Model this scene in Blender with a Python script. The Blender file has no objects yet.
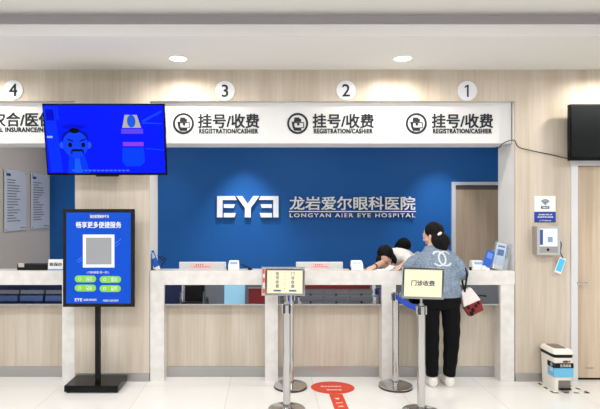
import bpy, bmesh, math, random
from mathutils import Vector, Matrix, Euler
from mathutils.bvhtree import BVHTree
random.seed(7)
PI = math.pi
C = bpy.context.scene.collection
F, CX, HY, EYE, D0 = 520.0, 268.0, 207.0, 1.66, 4.95      # focal length in pixels, vanishing point, eye height, distance to the counter front

def X(u, y=0.0): return (u - CX) * (D0 + y) / F
def Z(v, y=0.0): return EYE - (v - HY) * (D0 + y) / F

# ------------------------------------------------------------------ materials
def lin(c):
    return tuple(((x/255)/12.92 if x/255 <= .04045 else ((x/255+.055)/1.055)**2.4) for x in c) + (1,)
MATS = {}
def mat(name, col=(200,200,200), rough=.5, metal=0, emit=None, es=1, spec=.5, kind=None, col2=None, scale=(1,1,1), ns=5, bump=0, clear=0):
    if name in MATS: return MATS[name]
    m = bpy.data.materials.new(name); m.use_nodes = True
    nt = m.node_tree; b = nt.nodes['Principled BSDF']
    b.inputs['Base Color'].default_value = lin(col)
    b.inputs['Roughness'].default_value = rough
    b.inputs['Metallic'].default_value = metal
    b.inputs['Specular IOR Level'].default_value = spec
    if emit:
        b.inputs['Emission Color'].default_value = lin(emit); b.inputs['Emission Strength'].default_value = es
    if col2 or bump:
        tc = nt.nodes.new('ShaderNodeTexCoord'); mp = nt.nodes.new('ShaderNodeMapping')
        mp.inputs['Scale'].default_value = scale
        nt.links.new(tc.outputs['Object'], mp.inputs['Vector'])
        no = nt.nodes.new('ShaderNodeTexNoise'); no.inputs['Scale'].default_value = ns; no.inputs['Detail'].default_value = 6
        nt.links.new(mp.outputs['Vector'], no.inputs['Vector'])
        if col2:
            cr = nt.nodes.new('ShaderNodeValToRGB')
            cr.color_ramp.elements[0].position = .33; cr.color_ramp.elements[1].position = .67
            cr.color_ramp.elements[0].color = lin(col2); cr.color_ramp.elements[1].color = lin(col)
            nt.links.new(no.outputs['Fac'], cr.inputs['Fac']); nt.links.new(cr.outputs['Color'], b.inputs['Base Color'])
        if bump:
            bp = nt.nodes.new('ShaderNodeBump'); bp.inputs['Strength'].default_value = bump; bp.inputs['Distance'].default_value = .004
            nt.links.new(no.outputs['Fac'], bp.inputs['Height']); nt.links.new(bp.outputs['Normal'], b.inputs['Normal'])
    if clear:
        tr = nt.nodes.new('ShaderNodeBsdfTransparent'); mx = nt.nodes.new('ShaderNodeMixShader')
        mx.inputs[0].default_value = 1 - clear
        nt.links.new(tr.outputs[0], mx.inputs[1]); nt.links.new(b.outputs[0], mx.inputs[2])
        nt.links.new(mx.outputs[0], nt.nodes['Material Output'].inputs[0])
    MATS[name] = m
    return m

def wood_material(name, c1, c2, c3):
    m = bpy.data.materials.new(name); m.use_nodes = True
    nt = m.node_tree; b = nt.nodes['Principled BSDF']; b.inputs['Roughness'].default_value = .45
    b.inputs['Specular IOR Level'].default_value = .3
    tc = nt.nodes.new('ShaderNodeTexCoord')
    def noise(sc, ns, det):
        mp = nt.nodes.new('ShaderNodeMapping'); mp.inputs['Scale'].default_value = sc
        nt.links.new(tc.outputs['Object'], mp.inputs['Vector'])
        no = nt.nodes.new('ShaderNodeTexNoise'); no.inputs['Scale'].default_value = ns; no.inputs['Detail'].default_value = det
        nt.links.new(mp.outputs['Vector'], no.inputs['Vector']); return no
    a = noise((9, 9, .35), 5, 8); g = noise((1.6, 1.6, .12), 4, 4)
    r1 = nt.nodes.new('ShaderNodeValToRGB'); r1.color_ramp.elements[0].position = .3; r1.color_ramp.elements[1].position = .7
    r1.color_ramp.elements[0].color = lin(c2); r1.color_ramp.elements[1].color = lin(c1)
    nt.links.new(a.outputs['Fac'], r1.inputs['Fac'])
    r2 = nt.nodes.new('ShaderNodeValToRGB'); r2.color_ramp.elements[0].position = .35; r2.color_ramp.elements[1].position = .65
    r2.color_ramp.elements[0].color = lin(c3); r2.color_ramp.elements[1].color = (1,1,1,1)
    nt.links.new(g.outputs['Fac'], r2.inputs['Fac'])
    mx = nt.nodes.new('ShaderNodeMix'); mx.data_type = 'RGBA'; mx.blend_type = 'MULTIPLY'; mx.inputs[0].default_value = 1
    nt.links.new(r1.outputs[0], mx.inputs[6]); nt.links.new(r2.outputs[0], mx.inputs[7])
    nt.links.new(mx.outputs[2], b.inputs['Base Color'])
    return m

def tile_material():
    m = bpy.data.materials.new('floor_tile'); m.use_nodes = True
    nt = m.node_tree; b = nt.nodes['Principled BSDF']
    tc = nt.nodes.new('ShaderNodeTexCoord'); mp = nt.nodes.new('ShaderNodeMapping')
    mp.inputs['Location'].default_value = (-.42, .12, 0)
    br = nt.nodes.new('ShaderNodeTexBrick'); br.offset = 0; br.inputs['Scale'].default_value = 1
    br.inputs['Brick Width'].default_value = .78; br.inputs['Row Height'].default_value = .78
    br.inputs['Mortar Size'].default_value = .0025; br.inputs['Mortar Smooth'].default_value = .3
    br.inputs['Color1'].default_value = lin((232,230,226)); br.inputs['Color2'].default_value = lin((228,226,222))
    br.inputs['Mortar'].default_value = lin((202,196,188))
    nt.links.new(tc.outputs['Object'], mp.inputs['Vector']); nt.links.new(mp.outputs['Vector'], br.inputs['Vector'])
    nt.links.new(br.outputs['Color'], b.inputs['Base Color'])
    no = nt.nodes.new('ShaderNodeTexNoise'); no.inputs['Scale'].default_value = 3
    nt.links.new(tc.outputs['Object'], no.inputs['Vector'])
    mr = nt.nodes.new('ShaderNodeMapRange'); mr.inputs['To Min'].default_value = .08; mr.inputs['To Max'].default_value = .2
    nt.links.new(no.outputs['Fac'], mr.inputs['Value']); nt.links.new(mr.outputs['Result'], b.inputs['Roughness'])
    return m

WOOD = wood_material('pale_wood', (214,203,189), (201,189,173), (236,232,226))
DOORWOOD = wood_material('door_wood', (190,170,148), (176,156,134), (236,232,226))
TILE = tile_material()
PLASTER = mat('white_plaster', (226,224,221), .85, spec=.2)
CEIL = mat('ceiling_paint', (222,220,216), .9, spec=.15)
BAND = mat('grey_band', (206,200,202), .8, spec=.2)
FASCIA = mat('white_fascia', (222,222,222), .7, spec=.15)
BEIGEWALL = mat('beige_wall', (214,203,190), .85, spec=.2)
BLUEWALL = mat('blue_wall', (20,94,166), .55, spec=.35)
STONE = mat('white_stone', (228,225,221), .32, col2=(216,212,206), scale=(1,1,1), ns=14)
PLINTH = mat('steel_plinth', (178,176,174), .38, .7)
MIRROR = mat('mirror_steel', (190,192,196), .02, 1)
STEEL = mat('polished_steel', (196,195,194), .12, 1)
BRUSHED = mat('brushed_steel', (190,190,190), .35, .9)
ALU = mat('aluminium_frame', (222,222,224), .4, .3)
BLACKG = mat('black_gloss', (8,9,10), .15, spec=.18)
BLACKM = mat('black_matte', (14,14,15), .5, spec=.25)
SCREENOFF = mat('screen_off', (24,27,28), .25, spec=.12)
DARKTXT = mat('dark_lettering', (52,55,60), .8, spec=.05)
WHITEP = mat('white_plastic', (235,235,233), .35)
PAPER = mat('paper_white', (238,238,236), .8, spec=.1)
ACRYL = mat('clear_acrylic', (205,215,222), .08, clear=.72)

# ------------------------------------------------------------------ mesh helpers
def box(bm, x0, x1, y0, y1, z0, z1, bev=0, M=None):
    vs = [Vector((x, y, z)) for x in (x0, x1) for y in (y0, y1) for z in (z0, z1)]
    if M: vs = [M @ v for v in vs]
    v = [bm.verts.new(p) for p in vs]
    fs = [bm.faces.new([v[i] for i in f]) for f in ((0,1,3,2),(4,6,7,5),(0,4,5,1),(2,3,7,6),(0,2,6,4),(1,5,7,3))]
    if bev:
        es = list({e for f in fs for e in f.edges})
        bmesh.ops.bevel(bm, geom=es, offset=bev, segments=2, affect='EDGES', profile=.6)
    return bm
def B(*a, **k): return box(bmesh.new(), *a, **k)

def frame_of(t, ref=Vector((1,0,0))):
    t = t.normalized()
    if abs(t.dot(ref)) > .95: ref = Vector((0,1,0))
    u = (ref - t * ref.dot(t)).normalized()
    return u, t.cross(u)

def loft(bm, secs, n=16, ref=Vector((1,0,0)), cap=True, power=2.0):
    """secs: [(centre, rx, ry), ...] rings along a path"""
    P = [Vector(s[0]) for s in secs]; rings = []
    for i, s in enumerate(secs):
        t = (P[min(i+1, len(P)-1)] - P[max(i-1, 0)])
        u, w = frame_of(t, ref)
        ry = s[2] if len(s) > 2 else s[1]
        r = []
        for k in range(n):
            a = 2*PI*k/n; ca, sa = math.cos(a), math.sin(a)
            ca = math.copysign(abs(ca)**(2/power), ca); sa = math.copysign(abs(sa)**(2/power), sa)
            r.append(bm.verts.new(P[i] + u*ca*s[1] + w*sa*ry))
        rings.append(r)
    for a, b in zip(rings, rings[1:]):
        for k in range(n): bm.faces.new((a[k], a[(k+1)%n], b[(k+1)%n], b[k]))
    if cap:
        bm.faces.new(list(reversed(rings[0]))); bm.faces.new(rings[-1])
    return bm
def tube(bm, pts, r, n=8): return loft(bm, [(p, r, r) for p in pts], n)
def smoothpath(pts, k=6):
    P = [Vector(p) for p in pts]; out = []
    for i in range(len(P)-1):
        a, b, c, d = P[max(i-1,0)], P[i], P[i+1], P[min(i+2, len(P)-1)]
        for j in range(k):
            t = j/k
            out.append(.5*((2*b) + (c-a)*t + (2*a-5*b+4*c-d)*t*t + (3*b-a-3*c+d)*t**3))
    out.append(P[-1]); return out
def cyl(bm, x, y, z0, z1, r, r2=None, n=32):
    return loft(bm, [((x,y,z0), r, r), ((x,y,z1), r if r2 is None else r2, r if r2 is None else r2)], n)
def ball(bm, c, rx, ry=None, rz=None, M=None, n=16):
    ry = ry or rx; rz = rz or rx
    mm = Matrix.Translation(Vector(c)) @ Matrix.Diagonal((rx, ry, rz, 1))
    if M: mm = M @ mm
    bmesh.ops.create_uvsphere(bm, u_segments=n, v_segments=n*2//3, radius=1, matrix=mm); return bm
def prism(bm, pts, y, t, M=None):
    """outline in (x, z), front face at y, thickness t going back (+y)"""
    a = [Vector((p[0], y, p[1])) for p in pts]; b = [Vector((p[0], y+t, p[1])) for p in pts]
    if M: a = [M @ p for p in a]; b = [M @ p for p in b]
    a = [bm.verts.new(p) for p in a]; b = [bm.verts.new(p) for p in b]; n = len(a)
    bm.faces.new(a); bm.faces.new(list(reversed(b)))
    for k in range(n): bm.faces.new((a[k], b[k], b[(k+1)%n], a[(k+1)%n]))
    return bm
def disc_pts(cx, cz, rx, rz=None, n=40, a0=0, a1=2*PI):
    rz = rz or rx
    return [(cx + rx*math.cos(a0+(a1-a0)*k/n), cz + rz*math.sin(a0+(a1-a0)*k/n)) for k in range(n)]
def ring_prism(bm, cx, cz, r0, r1, y, t, a0=0, a1=2*PI, n=40, M=None):
    full = abs(a1-a0-2*PI) < 1e-6
    m = n if full else n+1
    R = []
    for k in range(m):
        a = a0 + (a1-a0)*k/n; c, s = math.cos(a), math.sin(a)
        q = [Vector((cx+r*c, yy, cz+r*s)) for r, yy in ((r0,y),(r1,y),(r1,y+t),(r0,y+t))]
        if M: q = [M @ p for p in q]
        R.append([bm.verts.new(p) for p in q])
    for k in range(n):
        a, b = R[k], R[(k+1) % m]
        for j in range(4): bm.faces.new((a[j], a[(j+1)%4], b[(j+1)%4], b[j]))
    if not full: bm.faces.new(R[0]); bm.faces.new(list(reversed(R[-1])))
    return bm

# ------------------------------------------------------------------ object helpers
def tag(o, label=None, cat=None, group=None, kind=None):
    if label: o['label'] = label
    if cat: o['category'] = cat
    if group: o['group'] = group
    if kind: o['kind'] = kind
    return o
def thing(name, label, cat, loc, group=None):
    o = bpy.data.objects.new(name, None); C.objects.link(o); o.location = loc; o.empty_display_size = .1
    return tag(o, label, cat, group)
def worldloc(o):
    v = Vector(o.location)
    return v + worldloc(o.parent) if o.parent else v
def obj(name, bm, m, parent=None, smooth=False, label=None, local=False, me=None, origin=None):
    """bm in world coordinates (unless local); linked as one mesh object"""
    if me is None:
        me = bpy.data.meshes.new(name)
        bmesh.ops.recalc_face_normals(bm, faces=bm.faces[:])
        bm.to_mesh(me); bm.free()
    me.materials.clear(); me.materials.append(m)
    if smooth:
        for p in me.polygons: p.use_smooth = True
        me.set_sharp_from_angle(angle=math.radians(42))
    o = bpy.data.objects.new(name, me); C.objects.link(o)
    if parent:
        o.parent = parent
        if not local: me.transform(Matrix.Translation(-worldloc(parent)))
    elif not local:
        if origin is None:
            xs = [v.co for v in me.vertices]
            origin = Vector(((min(v.x for v in xs)+max(v.x for v in xs))/2, (min(v.y for v in xs)+max(v.y for v in xs))/2, min(v.z for v in xs)))
        origin = Vector(origin)
        me.transform(Matrix.Translation(-origin)); o.location = origin
    if label: o['label'] = label
    return o
def struct(name, bm, m, parent=None, **k):
    if parent is None:
        o = obj(name, bm, m, origin=(0,0,0), **k); o['kind'] = 'structure'; return o
    return obj(name, bm, m, parent, **k)
def copy_tree(o, parent=None):
    c = o.copy(); C.objects.link(c)
    if parent: c.parent = parent
    for ch in [x for x in o.children]: copy_tree(ch, c)
    return c

def text_mesh(s, x, z, y, w=None, h=None, bold=.0, ext=.001, align='c', slant=0, spacing=1.0, lines=.9):
    """flat lettering that faces -Y, fitted into w x h round (x, z), front at y"""
    cu = bpy.data.curves.new('t', 'FONT'); cu.body = s; cu.size = 1; cu.extrude = .01
    cu.resolution_u = 3; cu.space_character = spacing; cu.space_line = lines; cu.shear = slant; cu.align_x = 'CENTER'
    o = bpy.data.objects.new('t', cu); C.objects.link(o)
    dg = bpy.context.evaluated_depsgraph_get(); dg.update()
    me = bpy.data.meshes.new_from_object(o.evaluated_get(dg))
    bpy.data.objects.remove(o); bpy.data.curves.remove(cu)
    xs = [v.co.x for v in me.vertices]; ys = [v.co.y for v in me.vertices]
    x0, x1, y0, y1 = min(xs), max(xs), min(ys), max(ys)
    sx = w/(x1-x0) if w else None; sy = h/(y1-y0) if h else None
    sx = sx or sy; sy = sy or sx
    sx *= 1-2*bold*.5; sy *= 1-bold
    for v in me.vertices:
        a, b, c = v.co
        v.co = Vector(((a-(x0+x1)/2)*sx + x, y - c/.01*ext/2 + 0, (b-(y0+y1)/2)*sy + z))
    if bold:                                   # heavier strokes: shifted copies in the same mesh
        bm = bmesh.new(); d = bold*1.1
        for i, (p, q) in enumerate(((-1,-1),(1,-1),(1,1),(-1,1))):
            m2 = me.copy(); m2.transform(Matrix.Translation((p*d*sx, (i-1.5)*.00003, q*d*sy*.8))); bm.from_mesh(m2); bpy.data.meshes.remove(m2)
        bm.to_mesh(me); bm.free()
    return me
def text(name, s, m, parent, x, z, y, w=None, h=None, bold=.0, ext=.001, **k):
    return obj(name, None, m, parent, me=text_mesh(s, x, z, y, w, h, bold, ext, **k))

def solid(bm, voxel=.008, it=6, fac=.5):
    """fuse overlapping lofts into one continuous surface"""
    me = bpy.data.meshes.new('s'); bmesh.ops.recalc_face_normals(bm, faces=bm.faces[:]); bm.to_mesh(me); bm.free()
    o = bpy.data.objects.new('s', me); C.objects.link(o)
    r = o.modifiers.new('r', 'REMESH'); r.mode = 'VOXEL'; r.voxel_size = voxel; r.use_smooth_shade = True
    s = o.modifiers.new('m', 'SMOOTH'); s.iterations = it; s.factor = fac
    dg = bpy.context.evaluated_depsgraph_get(); dg.update()
    out = bpy.data.meshes.new_from_object(o.evaluated_get(dg))
    bpy.data.objects.remove(o); bpy.data.meshes.remove(me)
    return out

# ------------------------------------------------------------------ the room
H1, H2, HB = 2.966, 3.163, 2.67         # soffit underside, lobby ceiling, underside of the wood band
YB = 3.15                               # blue wall
XL = -3.40
struct('floor', B(-6.5, 6.5, -12, YB+.1, -.1, 0), TILE)
struct('ceiling', B(-6.5, 6.5, -12, -.87, H2, H2+.1), CEIL)
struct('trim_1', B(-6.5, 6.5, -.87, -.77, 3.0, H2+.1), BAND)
bm = B(-6.5, 6.5, -.93, .0, H1, H1+.04); box(bm, -6.5, 6.5, -.97, -.93, H1, H1+.092)
struct('trim_2', bm, CEIL)
# wood-faced front wall
PL, PR, RX = X(75), X(149.5), X(515.3)
struct('wall_front_upper', B(-6.5, 6.5, 0, .41, HB, H1+.04), WOOD)
struct('wall_front_pillar', B(PL, PR, 0, .02, .08, HB), WOOD)
struct('wall_front_pillar_core', B(PL, PR, .02, .37, 0, HB), PLASTER)
DX0, DX1, DZ = X(570.5), X(570.5)+1.12, Z(161)
bm = B(RX, DX0, 0, .02, .08, HB); box(bm, DX0, DX1, 0, .02, DZ, HB); box(bm, DX1, 6.5, 0, .02, .08, HB)
struct('wall_front_right', bm, WOOD)
bm = B(RX, DX0, .02, .37, 0, HB); box(bm, DX0, DX1, .12, .37, 0, HB); box(bm, DX1, 6.5, .02, .37, 0, HB)

struct('wall_front_right_core', bm, PLASTER)
bm = B(PL, PR, -.006, .02, 0, .08); struct('baseboard_pillar', bm, PLINTH)
bm = B(RX, DX0, -.006, .02, 0, .08); struct('baseboard_right', bm, PLINTH)
struct('wall_left_lobby', B(-6.6, -6.5, -12, .0, 0, H2), PLASTER)
struct('wall_right_lobby', B(6.5, 6.6, -12, .0, 0, H2), PLASTER)
bm = B(-6.5, 6.5, -12.1, -12, 2.6, H2+.1); box(bm, -6.5, 6.5, -12.1, -12, 0, .3)
for x in (-6.5, -3.4, -.2, 3.0, 6.2): box(bm, x, x+.3, -12.1, -12, .3, 2.6)
struct('wall_back_lobby', bm, PLASTER)
# room behind the counters
struct('wall_blue', B(XL, 4.4, YB, YB+.1, 0, 2.9), BLUEWALL)
struct('wall_left', B(XL-.1, XL, .37, YB, 0, 2.9), BEIGEWALL)
struct('wall_left_return', B(-6.5, XL, .3, .4, 0, HB), PLASTER)
struct('wall_right', B(4.4, 4.5, .37, YB, 0, 2.9), PLASTER)
struct('ceiling_inner', B(XL-.1, 4.5, .41, YB+.1, 2.9, 2.98), CEIL)
# fascias over the counters
for n, x0, x1 in (('trim_3', XL-3, PL), ('trim_4', PR, RX-.012)):
    struct(n, B(x0, x1, .06, .41, Z(142.5), HB), FASCIA)

# doors
dr = bpy.data.objects.new('door_1', None); C.objects.link(dr); dr.location = (X(451,YB), YB, 0); dr['kind'] = 'structure'
dx0, dx1, dz = X(451,YB), X(451,YB)+1.05, Z(182,YB)
bm = B(dx0, dx0+.06, YB-.04, YB, 0, dz); box(bm, dx1-.06, dx1, YB-.04, YB, 0, dz); box(bm, dx0+.06, dx1-.06, YB-.04, YB, dz-.05, dz)
obj('door_frame', bm, ALU, dr)
obj('door_leaf', B(dx0+.065, dx1-.065, YB-.02, YB-.002, .01, dz-.12), DOORWOOD, dr)
obj('transom', B(dx0+.065, dx1-.065, YB-.014, YB-.002, dz-.118, dz-.055), mat('dark_transom', (92,80,72), .5), dr)
dr = bpy.data.objects.new('door_2', None); C.objects.link(dr); dr.location = (DX0, 0, 0); dr['kind'] = 'structure'
bm = B(DX0, DX0+.062, -.015, .12, 0, DZ); box(bm, DX1-.062, DX1, -.015, .12, 0, DZ); box(bm, DX0+.062, DX1-.062, -.015, .12, DZ-.045, DZ)
obj('door_frame', bm, ALU, dr)
DOOR2 = wood_material('door_wood_front', (212,194,172), (198,180,158), (236,232,226))
dl = obj('door_leaf', B(DX0+.066, DX1-.066, .03, .07, .025, DZ-.05), DOOR2, dr)
obj('door_gap', B(DX0+.062, DX1-.062, .05, .115, .001, .022), BLACKM, dr)
bm = bmesh.new(); tube(bm, [(X(577.5), .03, Z(283)), (X(577.5), -.02, Z(283))], .009); tube(bm, [(X(576), -.02, Z(283)), (X(586), -.02, Z(283))], .010)
box(bm, X(575.5), X(579.5), .024, .03, Z(287), Z(279), bev=.002)
obj('door_handle', bm, STEEL, dl)
text('door_lettering', 'DOORS', mat('faint_brown', (150,126,104), .6), dl, X(591.5), Z(369), .029, w=.075, h=.018)

# ------------------------------------------------------------------ counters (stone portals, wood fronts, mirror strips)
CT, CB = Z(271), Z(285)                 # counter slab top and underside
def bay(x0, x1, n):
    z0, z1 = Z(304, .02), CB
    struct('wall_counter_%d' % n, B(x0, x1, .14, .17, .08, z0+.0), WOOD)
    struct('baseboard_counter_%d' % n, B(x0, x1, .13, .16, 0, .1), PLINTH)
    struct('trim_%d' % n, B(x0, x1, .018, .18, z0-.012, z0), BRUSHED)
    # reflecting steel strip, leaning back a little
    zm = z1; h = zm - z0; dy = h*math.tan(math.radians(4))
    bm = bmesh.new()
    v = [bm.verts.new(p) for p in ((x0,.02,z0),(x1,.02,z0),(x1,.02+dy,zm),(x0,.02+dy,zm),(x0,.04,z0),(x1,.04,z0),(x1,.04+dy,zm),(x0,.04+dy,zm))]
    for f in ((0,1,2,3),(7,6,5,4),(0,4,5,1),(1,5,6,2),(2,6,7,3),(3,7,4,0)): bm.faces.new([v[i] for i in f])
    struct('mirror_strip_%d' % n, bm, MIRROR)
def leg(x0, x1): return (x0, x1)
def counter(name, label, xs0, xs1, legs):
    t = thing(name, label, 'counter', ((xs0+xs1)/2, .09, 0), 'white stone service counters')
    obj('countertop', B(xs0, xs1, 0, .19, CB, CT, bev=.004), STONE, t)
    for a, b in legs: obj('leg', B(a, b, 0, .19, 0, CB, bev=.003), STONE, t)
c1 = [(X(150), X(164)), (X(265), X(278)), (X(382), X(396)), (X(500.5), X(514.5))]
counter('service_counter', 'long white stone counter with four legs under the blue wall', X(150), X(515), c1)
c0 = [(X(62), X(75)-.002)]
counter('service_counter', 'shorter white stone counter behind the blue poster stand at left', -4.4, X(75)-.002, c0)
bay(-4.4, X(62), 5); bay(X(164), X(265), 6); bay(X(278), X(382), 7); bay(X(396), X(500.5), 8)

# staff desk behind the counters
DESKM = mat('desk_laminate', (200,196,190), .5)
def desk(x0, x1, lab):
    t = thing('staff_desk', lab, 'desk', ((x0+x1)/2, .5, 0))
    obj('desk_top', B(x0, x1, .26, .78, .72, .75, bev=.003), DESKM, t)
    for x in (x0+.02, (x0+x1)/2-.015, x1-.05): obj('panel', B(x, x+.03, .28, .76, 0, .72), DESKM, t)
desk(PR+.1, RX-.1, 'long pale staff desk hidden behind the main stone counter')
desk(XL+.1, PL-.05, 'pale staff desk hidden behind the left stone counter')

# ------------------------------------------------------------------ downlights in the soffit
GLOW = mat('lamp_glow', (255,250,240), .5, emit=(255,248,236), es=14)
def spot(parent, loc, energy, size, blend=.6, col=(1,.93,.83), rot=(0,0,0), r=.04):
    l = bpy.data.lights.new('lamp', 'SPOT'); l.energy = energy; l.spot_size = math.radians(size); l.spot_blend = blend
    l.color = col; l.shadow_soft_size = r
    o = bpy.data.objects.new('lamp', l); C.objects.link(o); o.parent = parent; o.location = loc; o.rotation_euler = rot
    return o
x0 = X(178, -.38)
def downlight(x, y, z, label, group, e, size, rot=(0,0,0)):
    t = thing('downlight', label, 'ceiling light', (x, y, z), group)
    bm = bmesh.new(); ring = []
    prof = [(.090, 0), (.088, -.005), (.074, -.005), (.071, 0)]
    n = 40
    R = [[bm.verts.new((x+r*math.cos(2*PI*k/n), y+r*math.sin(2*PI*k/n), z+dz)) for r, dz in prof] for k in range(n)]
    for k in range(n):
        for j in range(3): bm.faces.new((R[k][j], R[k][j+1], R[(k+1)%n][j+1], R[(k+1)%n][j]))
    obj('trim_ring', bm, WHITEP, t, smooth=True)
    obj('lens', cyl(bmesh.new(), x, y, z-.004, z+.0, .07), GLOW, t)
    spot(t, (0, 0, -.02), e, size, rot=rot)
    return t
for k, lab in ((0, 'round recessed downlight in the soffit above counter number 3'), (1, 'round recessed downlight in the soffit between numbers 1 and 2')):
    downlight(x0+1.975*k, -.38, H1, lab, 'soffit downlights', 52, 168)
for k in (-1, 2):
    t = bpy.data.objects.new('downlight', None); C.objects.link(t); t.location = (x0+1.975*k, -.38, H1)
    tag(t, 'soffit downlight just outside the %s edge of the photo' % ('left' if k < 0 else 'right'), 'ceiling light', 'soffit downlights')
    obj('lens', cyl(bmesh.new(), x0+1.975*k, -.38, H1-.004, H1, .07), GLOW, t); spot(t, (0,0,-.02), 52, 168)
# hidden room: wall washers near the blue wall
for px, e in ((245, 190), (437, 150), (168, 30), (90, 25)):
    x = X(px, YB-.0)
    t = thing('downlight', 'recessed spotlight washing the blue wall from the inner ceiling', 'ceiling light', (x, YB-.7, 2.9), 'spotlights over the blue wall')
    obj('lens', cyl(bmesh.new(), x, YB-.7, 2.896, 2.9, .05), GLOW, t)
    spot(t, (0,0,-.02), e, 64, 1, col=(.95,.95,1), rot=(math.radians(17),0,0))
def area(loc, sx, sy, e, col=(.97,.985,1), rot=(0,0,0)):
    l = bpy.data.lights.new('fill_lamp', 'AREA'); l.shape = 'RECTANGLE'; l.size = sx; l.size_y = sy; l.energy = e; l.color = col
    o = bpy.data.objects.new('fill_lamp', l); C.objects.link(o); o.location = loc; o.rotation_euler = rot; return o
def fill_panel(x, y, z, e, g, lab, sx=1.2, sy=.6):  # area lamp under a plain white slab, added for general fill light
    t = thing('fill_panel_light', lab, 'ceiling light', (x, y, z), g)
    bm = B(x-sx/2-.03, x+sx/2+.03, y-sy/2-.03, y+sy/2+.03, z-.012, z)
    obj('frame', bm, WHITEP, t)
    a = area((0, 0, -.02), sx, sy, e); a.parent = t
for x in (-4.2, -1.4, 1.4, 4.2):
    for y in (-2.6, -5.2, -8.4):
        fill_panel(x, y, H2, 58, 'lobby ceiling panels', 'flat panel light in the lobby ceiling behind the camera')  # added overhead fill for the lobby, all out of frame
for x in (-1.9, .5, 2.8):
    fill_panel(x, 1.6, 2.9, 19, 'inner ceiling panels', 'flat panel light in the staff room ceiling')  # added fill for the staff room, hidden above the header

# ------------------------------------------------------------------ signs over the counters
def icon_bm(cx, cz, y):
    s = 1/105.0
    bm = ring_prism(bmesh.new(), cx, cz, .082, .101, y, .006)
    def P(pts): prism(bm, [(cx+(a-182.5)*s, cz-(b-122.5)*s) for a, b in pts], y, .006)
    P([(179.3,116.5),(184,116.5),(184.6,118),(186,118),(186,120.8),(178.8,120.8)])
    P([(176.4,120.8),(178.8,120.8),(179.2,122),(179.2,125.2),(180.2,126.6),(186.2,126.6),(186.2,129.8),(179.2,129.8),(177.4,126.4)])
    P([(179.2,121.2),(188.8,121.2),(188.8,121.9),(179.2,121.9)]); P([(188.2,121.9),(188.9,121.9),(188.9,127),(188.2,127)])
    P([(186.2,126.4),(188.2,126.4),(188.2,127),(186.2,127)])
    prism(bm, disc_pts(cx+.6*s, cz-.8*s, 1.3*s, n=16), y, .006)
    return bm
yf = .054
for num, ui, ut, lab in ((3, 182.5, 227.5, 'grey registration and cashier lettering with round icon under number 3'),
                         (2, 298, 343.5, 'grey registration and cashier lettering with round icon under number 2'),
                         (1, 418, 464, 'grey registration and cashier lettering with round icon under number 1')):
    t = thing('sign_lettering', lab, 'sign', (X(ui+30), .06, Z(132)), 'counter name lettering')
    obj('icon', icon_bm(X(ui), Z(122.5), yf), DARKTXT, t)
    text('chinese_lettering', '挂号/收费', DARKTXT, t, X(ut+.6), Z(119.9), .057, w=62.5/105, h=14.2/105, bold=.018, ext=.005)
    text('english_lettering', 'REGISTRATION/CASHIER', DARKTXT, t, X(ut+.6), Z(130.2), .057, w=61/105, h=4.6/105, bold=.03, spacing=1.12, ext=.005)
t = thing('sign_lettering', 'grey medical insurance lettering running behind the blue television under number 4', 'sign', (X(15), .06, Z(132)), 'counter name lettering')
text('chinese_lettering', '农合/医保', DARKTXT, t, X(19.5), Z(118.5), .057, w=63/105, h=14.2/105, bold=.018, ext=.005)
text('english_lettering', 'RURAL INSURANCE/NRCMS', DARKTXT, t, X(19), Z(128.8), .057, w=76/105, h=4.6/105, bold=.03, spacing=1.12, ext=.005)
NUMW = mat('number_disc_white', (226,227,232), .3)
for s, u, v, lab in (('4', 13.5, 90, 'round white disc numbered 4, left above the blue television'), ('3', 225, 91, 'round white disc numbered 3, right of the left downlight'), ('2', 346, 90.5, 'round white disc numbered 2, left of the right downlight'), ('1', 467, 91, 'round white disc numbered 1, nearest the black television')):
    t = thing('number_disc', lab, 'number sign', (X(u), 0, Z(v)-.095))
    bm = prism(bmesh.new(), disc_pts(X(u), Z(v), .093, n=48), -.008, .008)
    obj('disc', bm, NUMW, t)
    if s == '1':
        q = lambda a, b: (X(u)+a/1000, Z(v)+b/1000)
        obj('number', prism(bmesh.new(), [q(12,-58), q(12,58), q(0,58), q(-26,40), q(-26,26), q(-3,40), q(-3,-58)], -.0105, .002), DARKTXT, t)
    else: text('number', s, DARKTXT, t, X(u), Z(v), -.010, h=12.2/105, ext=.003, bold=.008)

# ------------------------------------------------------------------ logo and name on the blue wall
LW = mat('logo_white', (250,250,250), .35)
k6 = 591/130
def L(px, py): return (X(200+px/k6, YB-.05), Z(180+py/k6, YB-.05))
t = thing('wall_logo', 'raised white EYE logo with mirrored last letter on the blue wall', 'logo', (X(248,YB), YB, Z(218,YB)))
def lets(name, polys):
    bm = bmesh.new()
    for p in polys: prism(bm, [L(*q) for q in p], YB-.05, .045)
    obj(name, bm, LW, t)
lets('letter_e', [[(77,73),(158,73),(166,91),(102,91),(102,170),(77,170)], [(108,110),(159,110),(153,127),(108,127)], [(108,150),(163,150),(157,170),(108,170)]])
lets('letter_y', [[(165,73),(192,73),(217,108),(242,73),(269,73),(231,127),(231,170),(204,170),(204,127)]])
lets('letter_e', [[(357,73),(276,73),(268,91),(333,91),(333,170),(357,170)], [(327,110),(275,110),(281,127),(327,127)], [(327,150),(271,150),(277,170),(327,170)]])
t = thing('wall_lettering', 'raised white hospital name in Chinese over English on the blue wall', 'lettering', (X(352,YB), YB, Z(220,YB)))
text('chinese_lettering', '龙岩爱尔眼科医院', LW, t, X(352.5,YB-.05), Z(203.2,YB-.05), YB-.035, w=127*8.05/F, h=13.6*8.05/F, bold=.014, ext=.03)
obj('rule', B(X(289,YB-.05), X(416,YB-.05), YB-.05, YB-.02, Z(212,YB-.05), Z(211,YB-.05)), LW, t)
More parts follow.
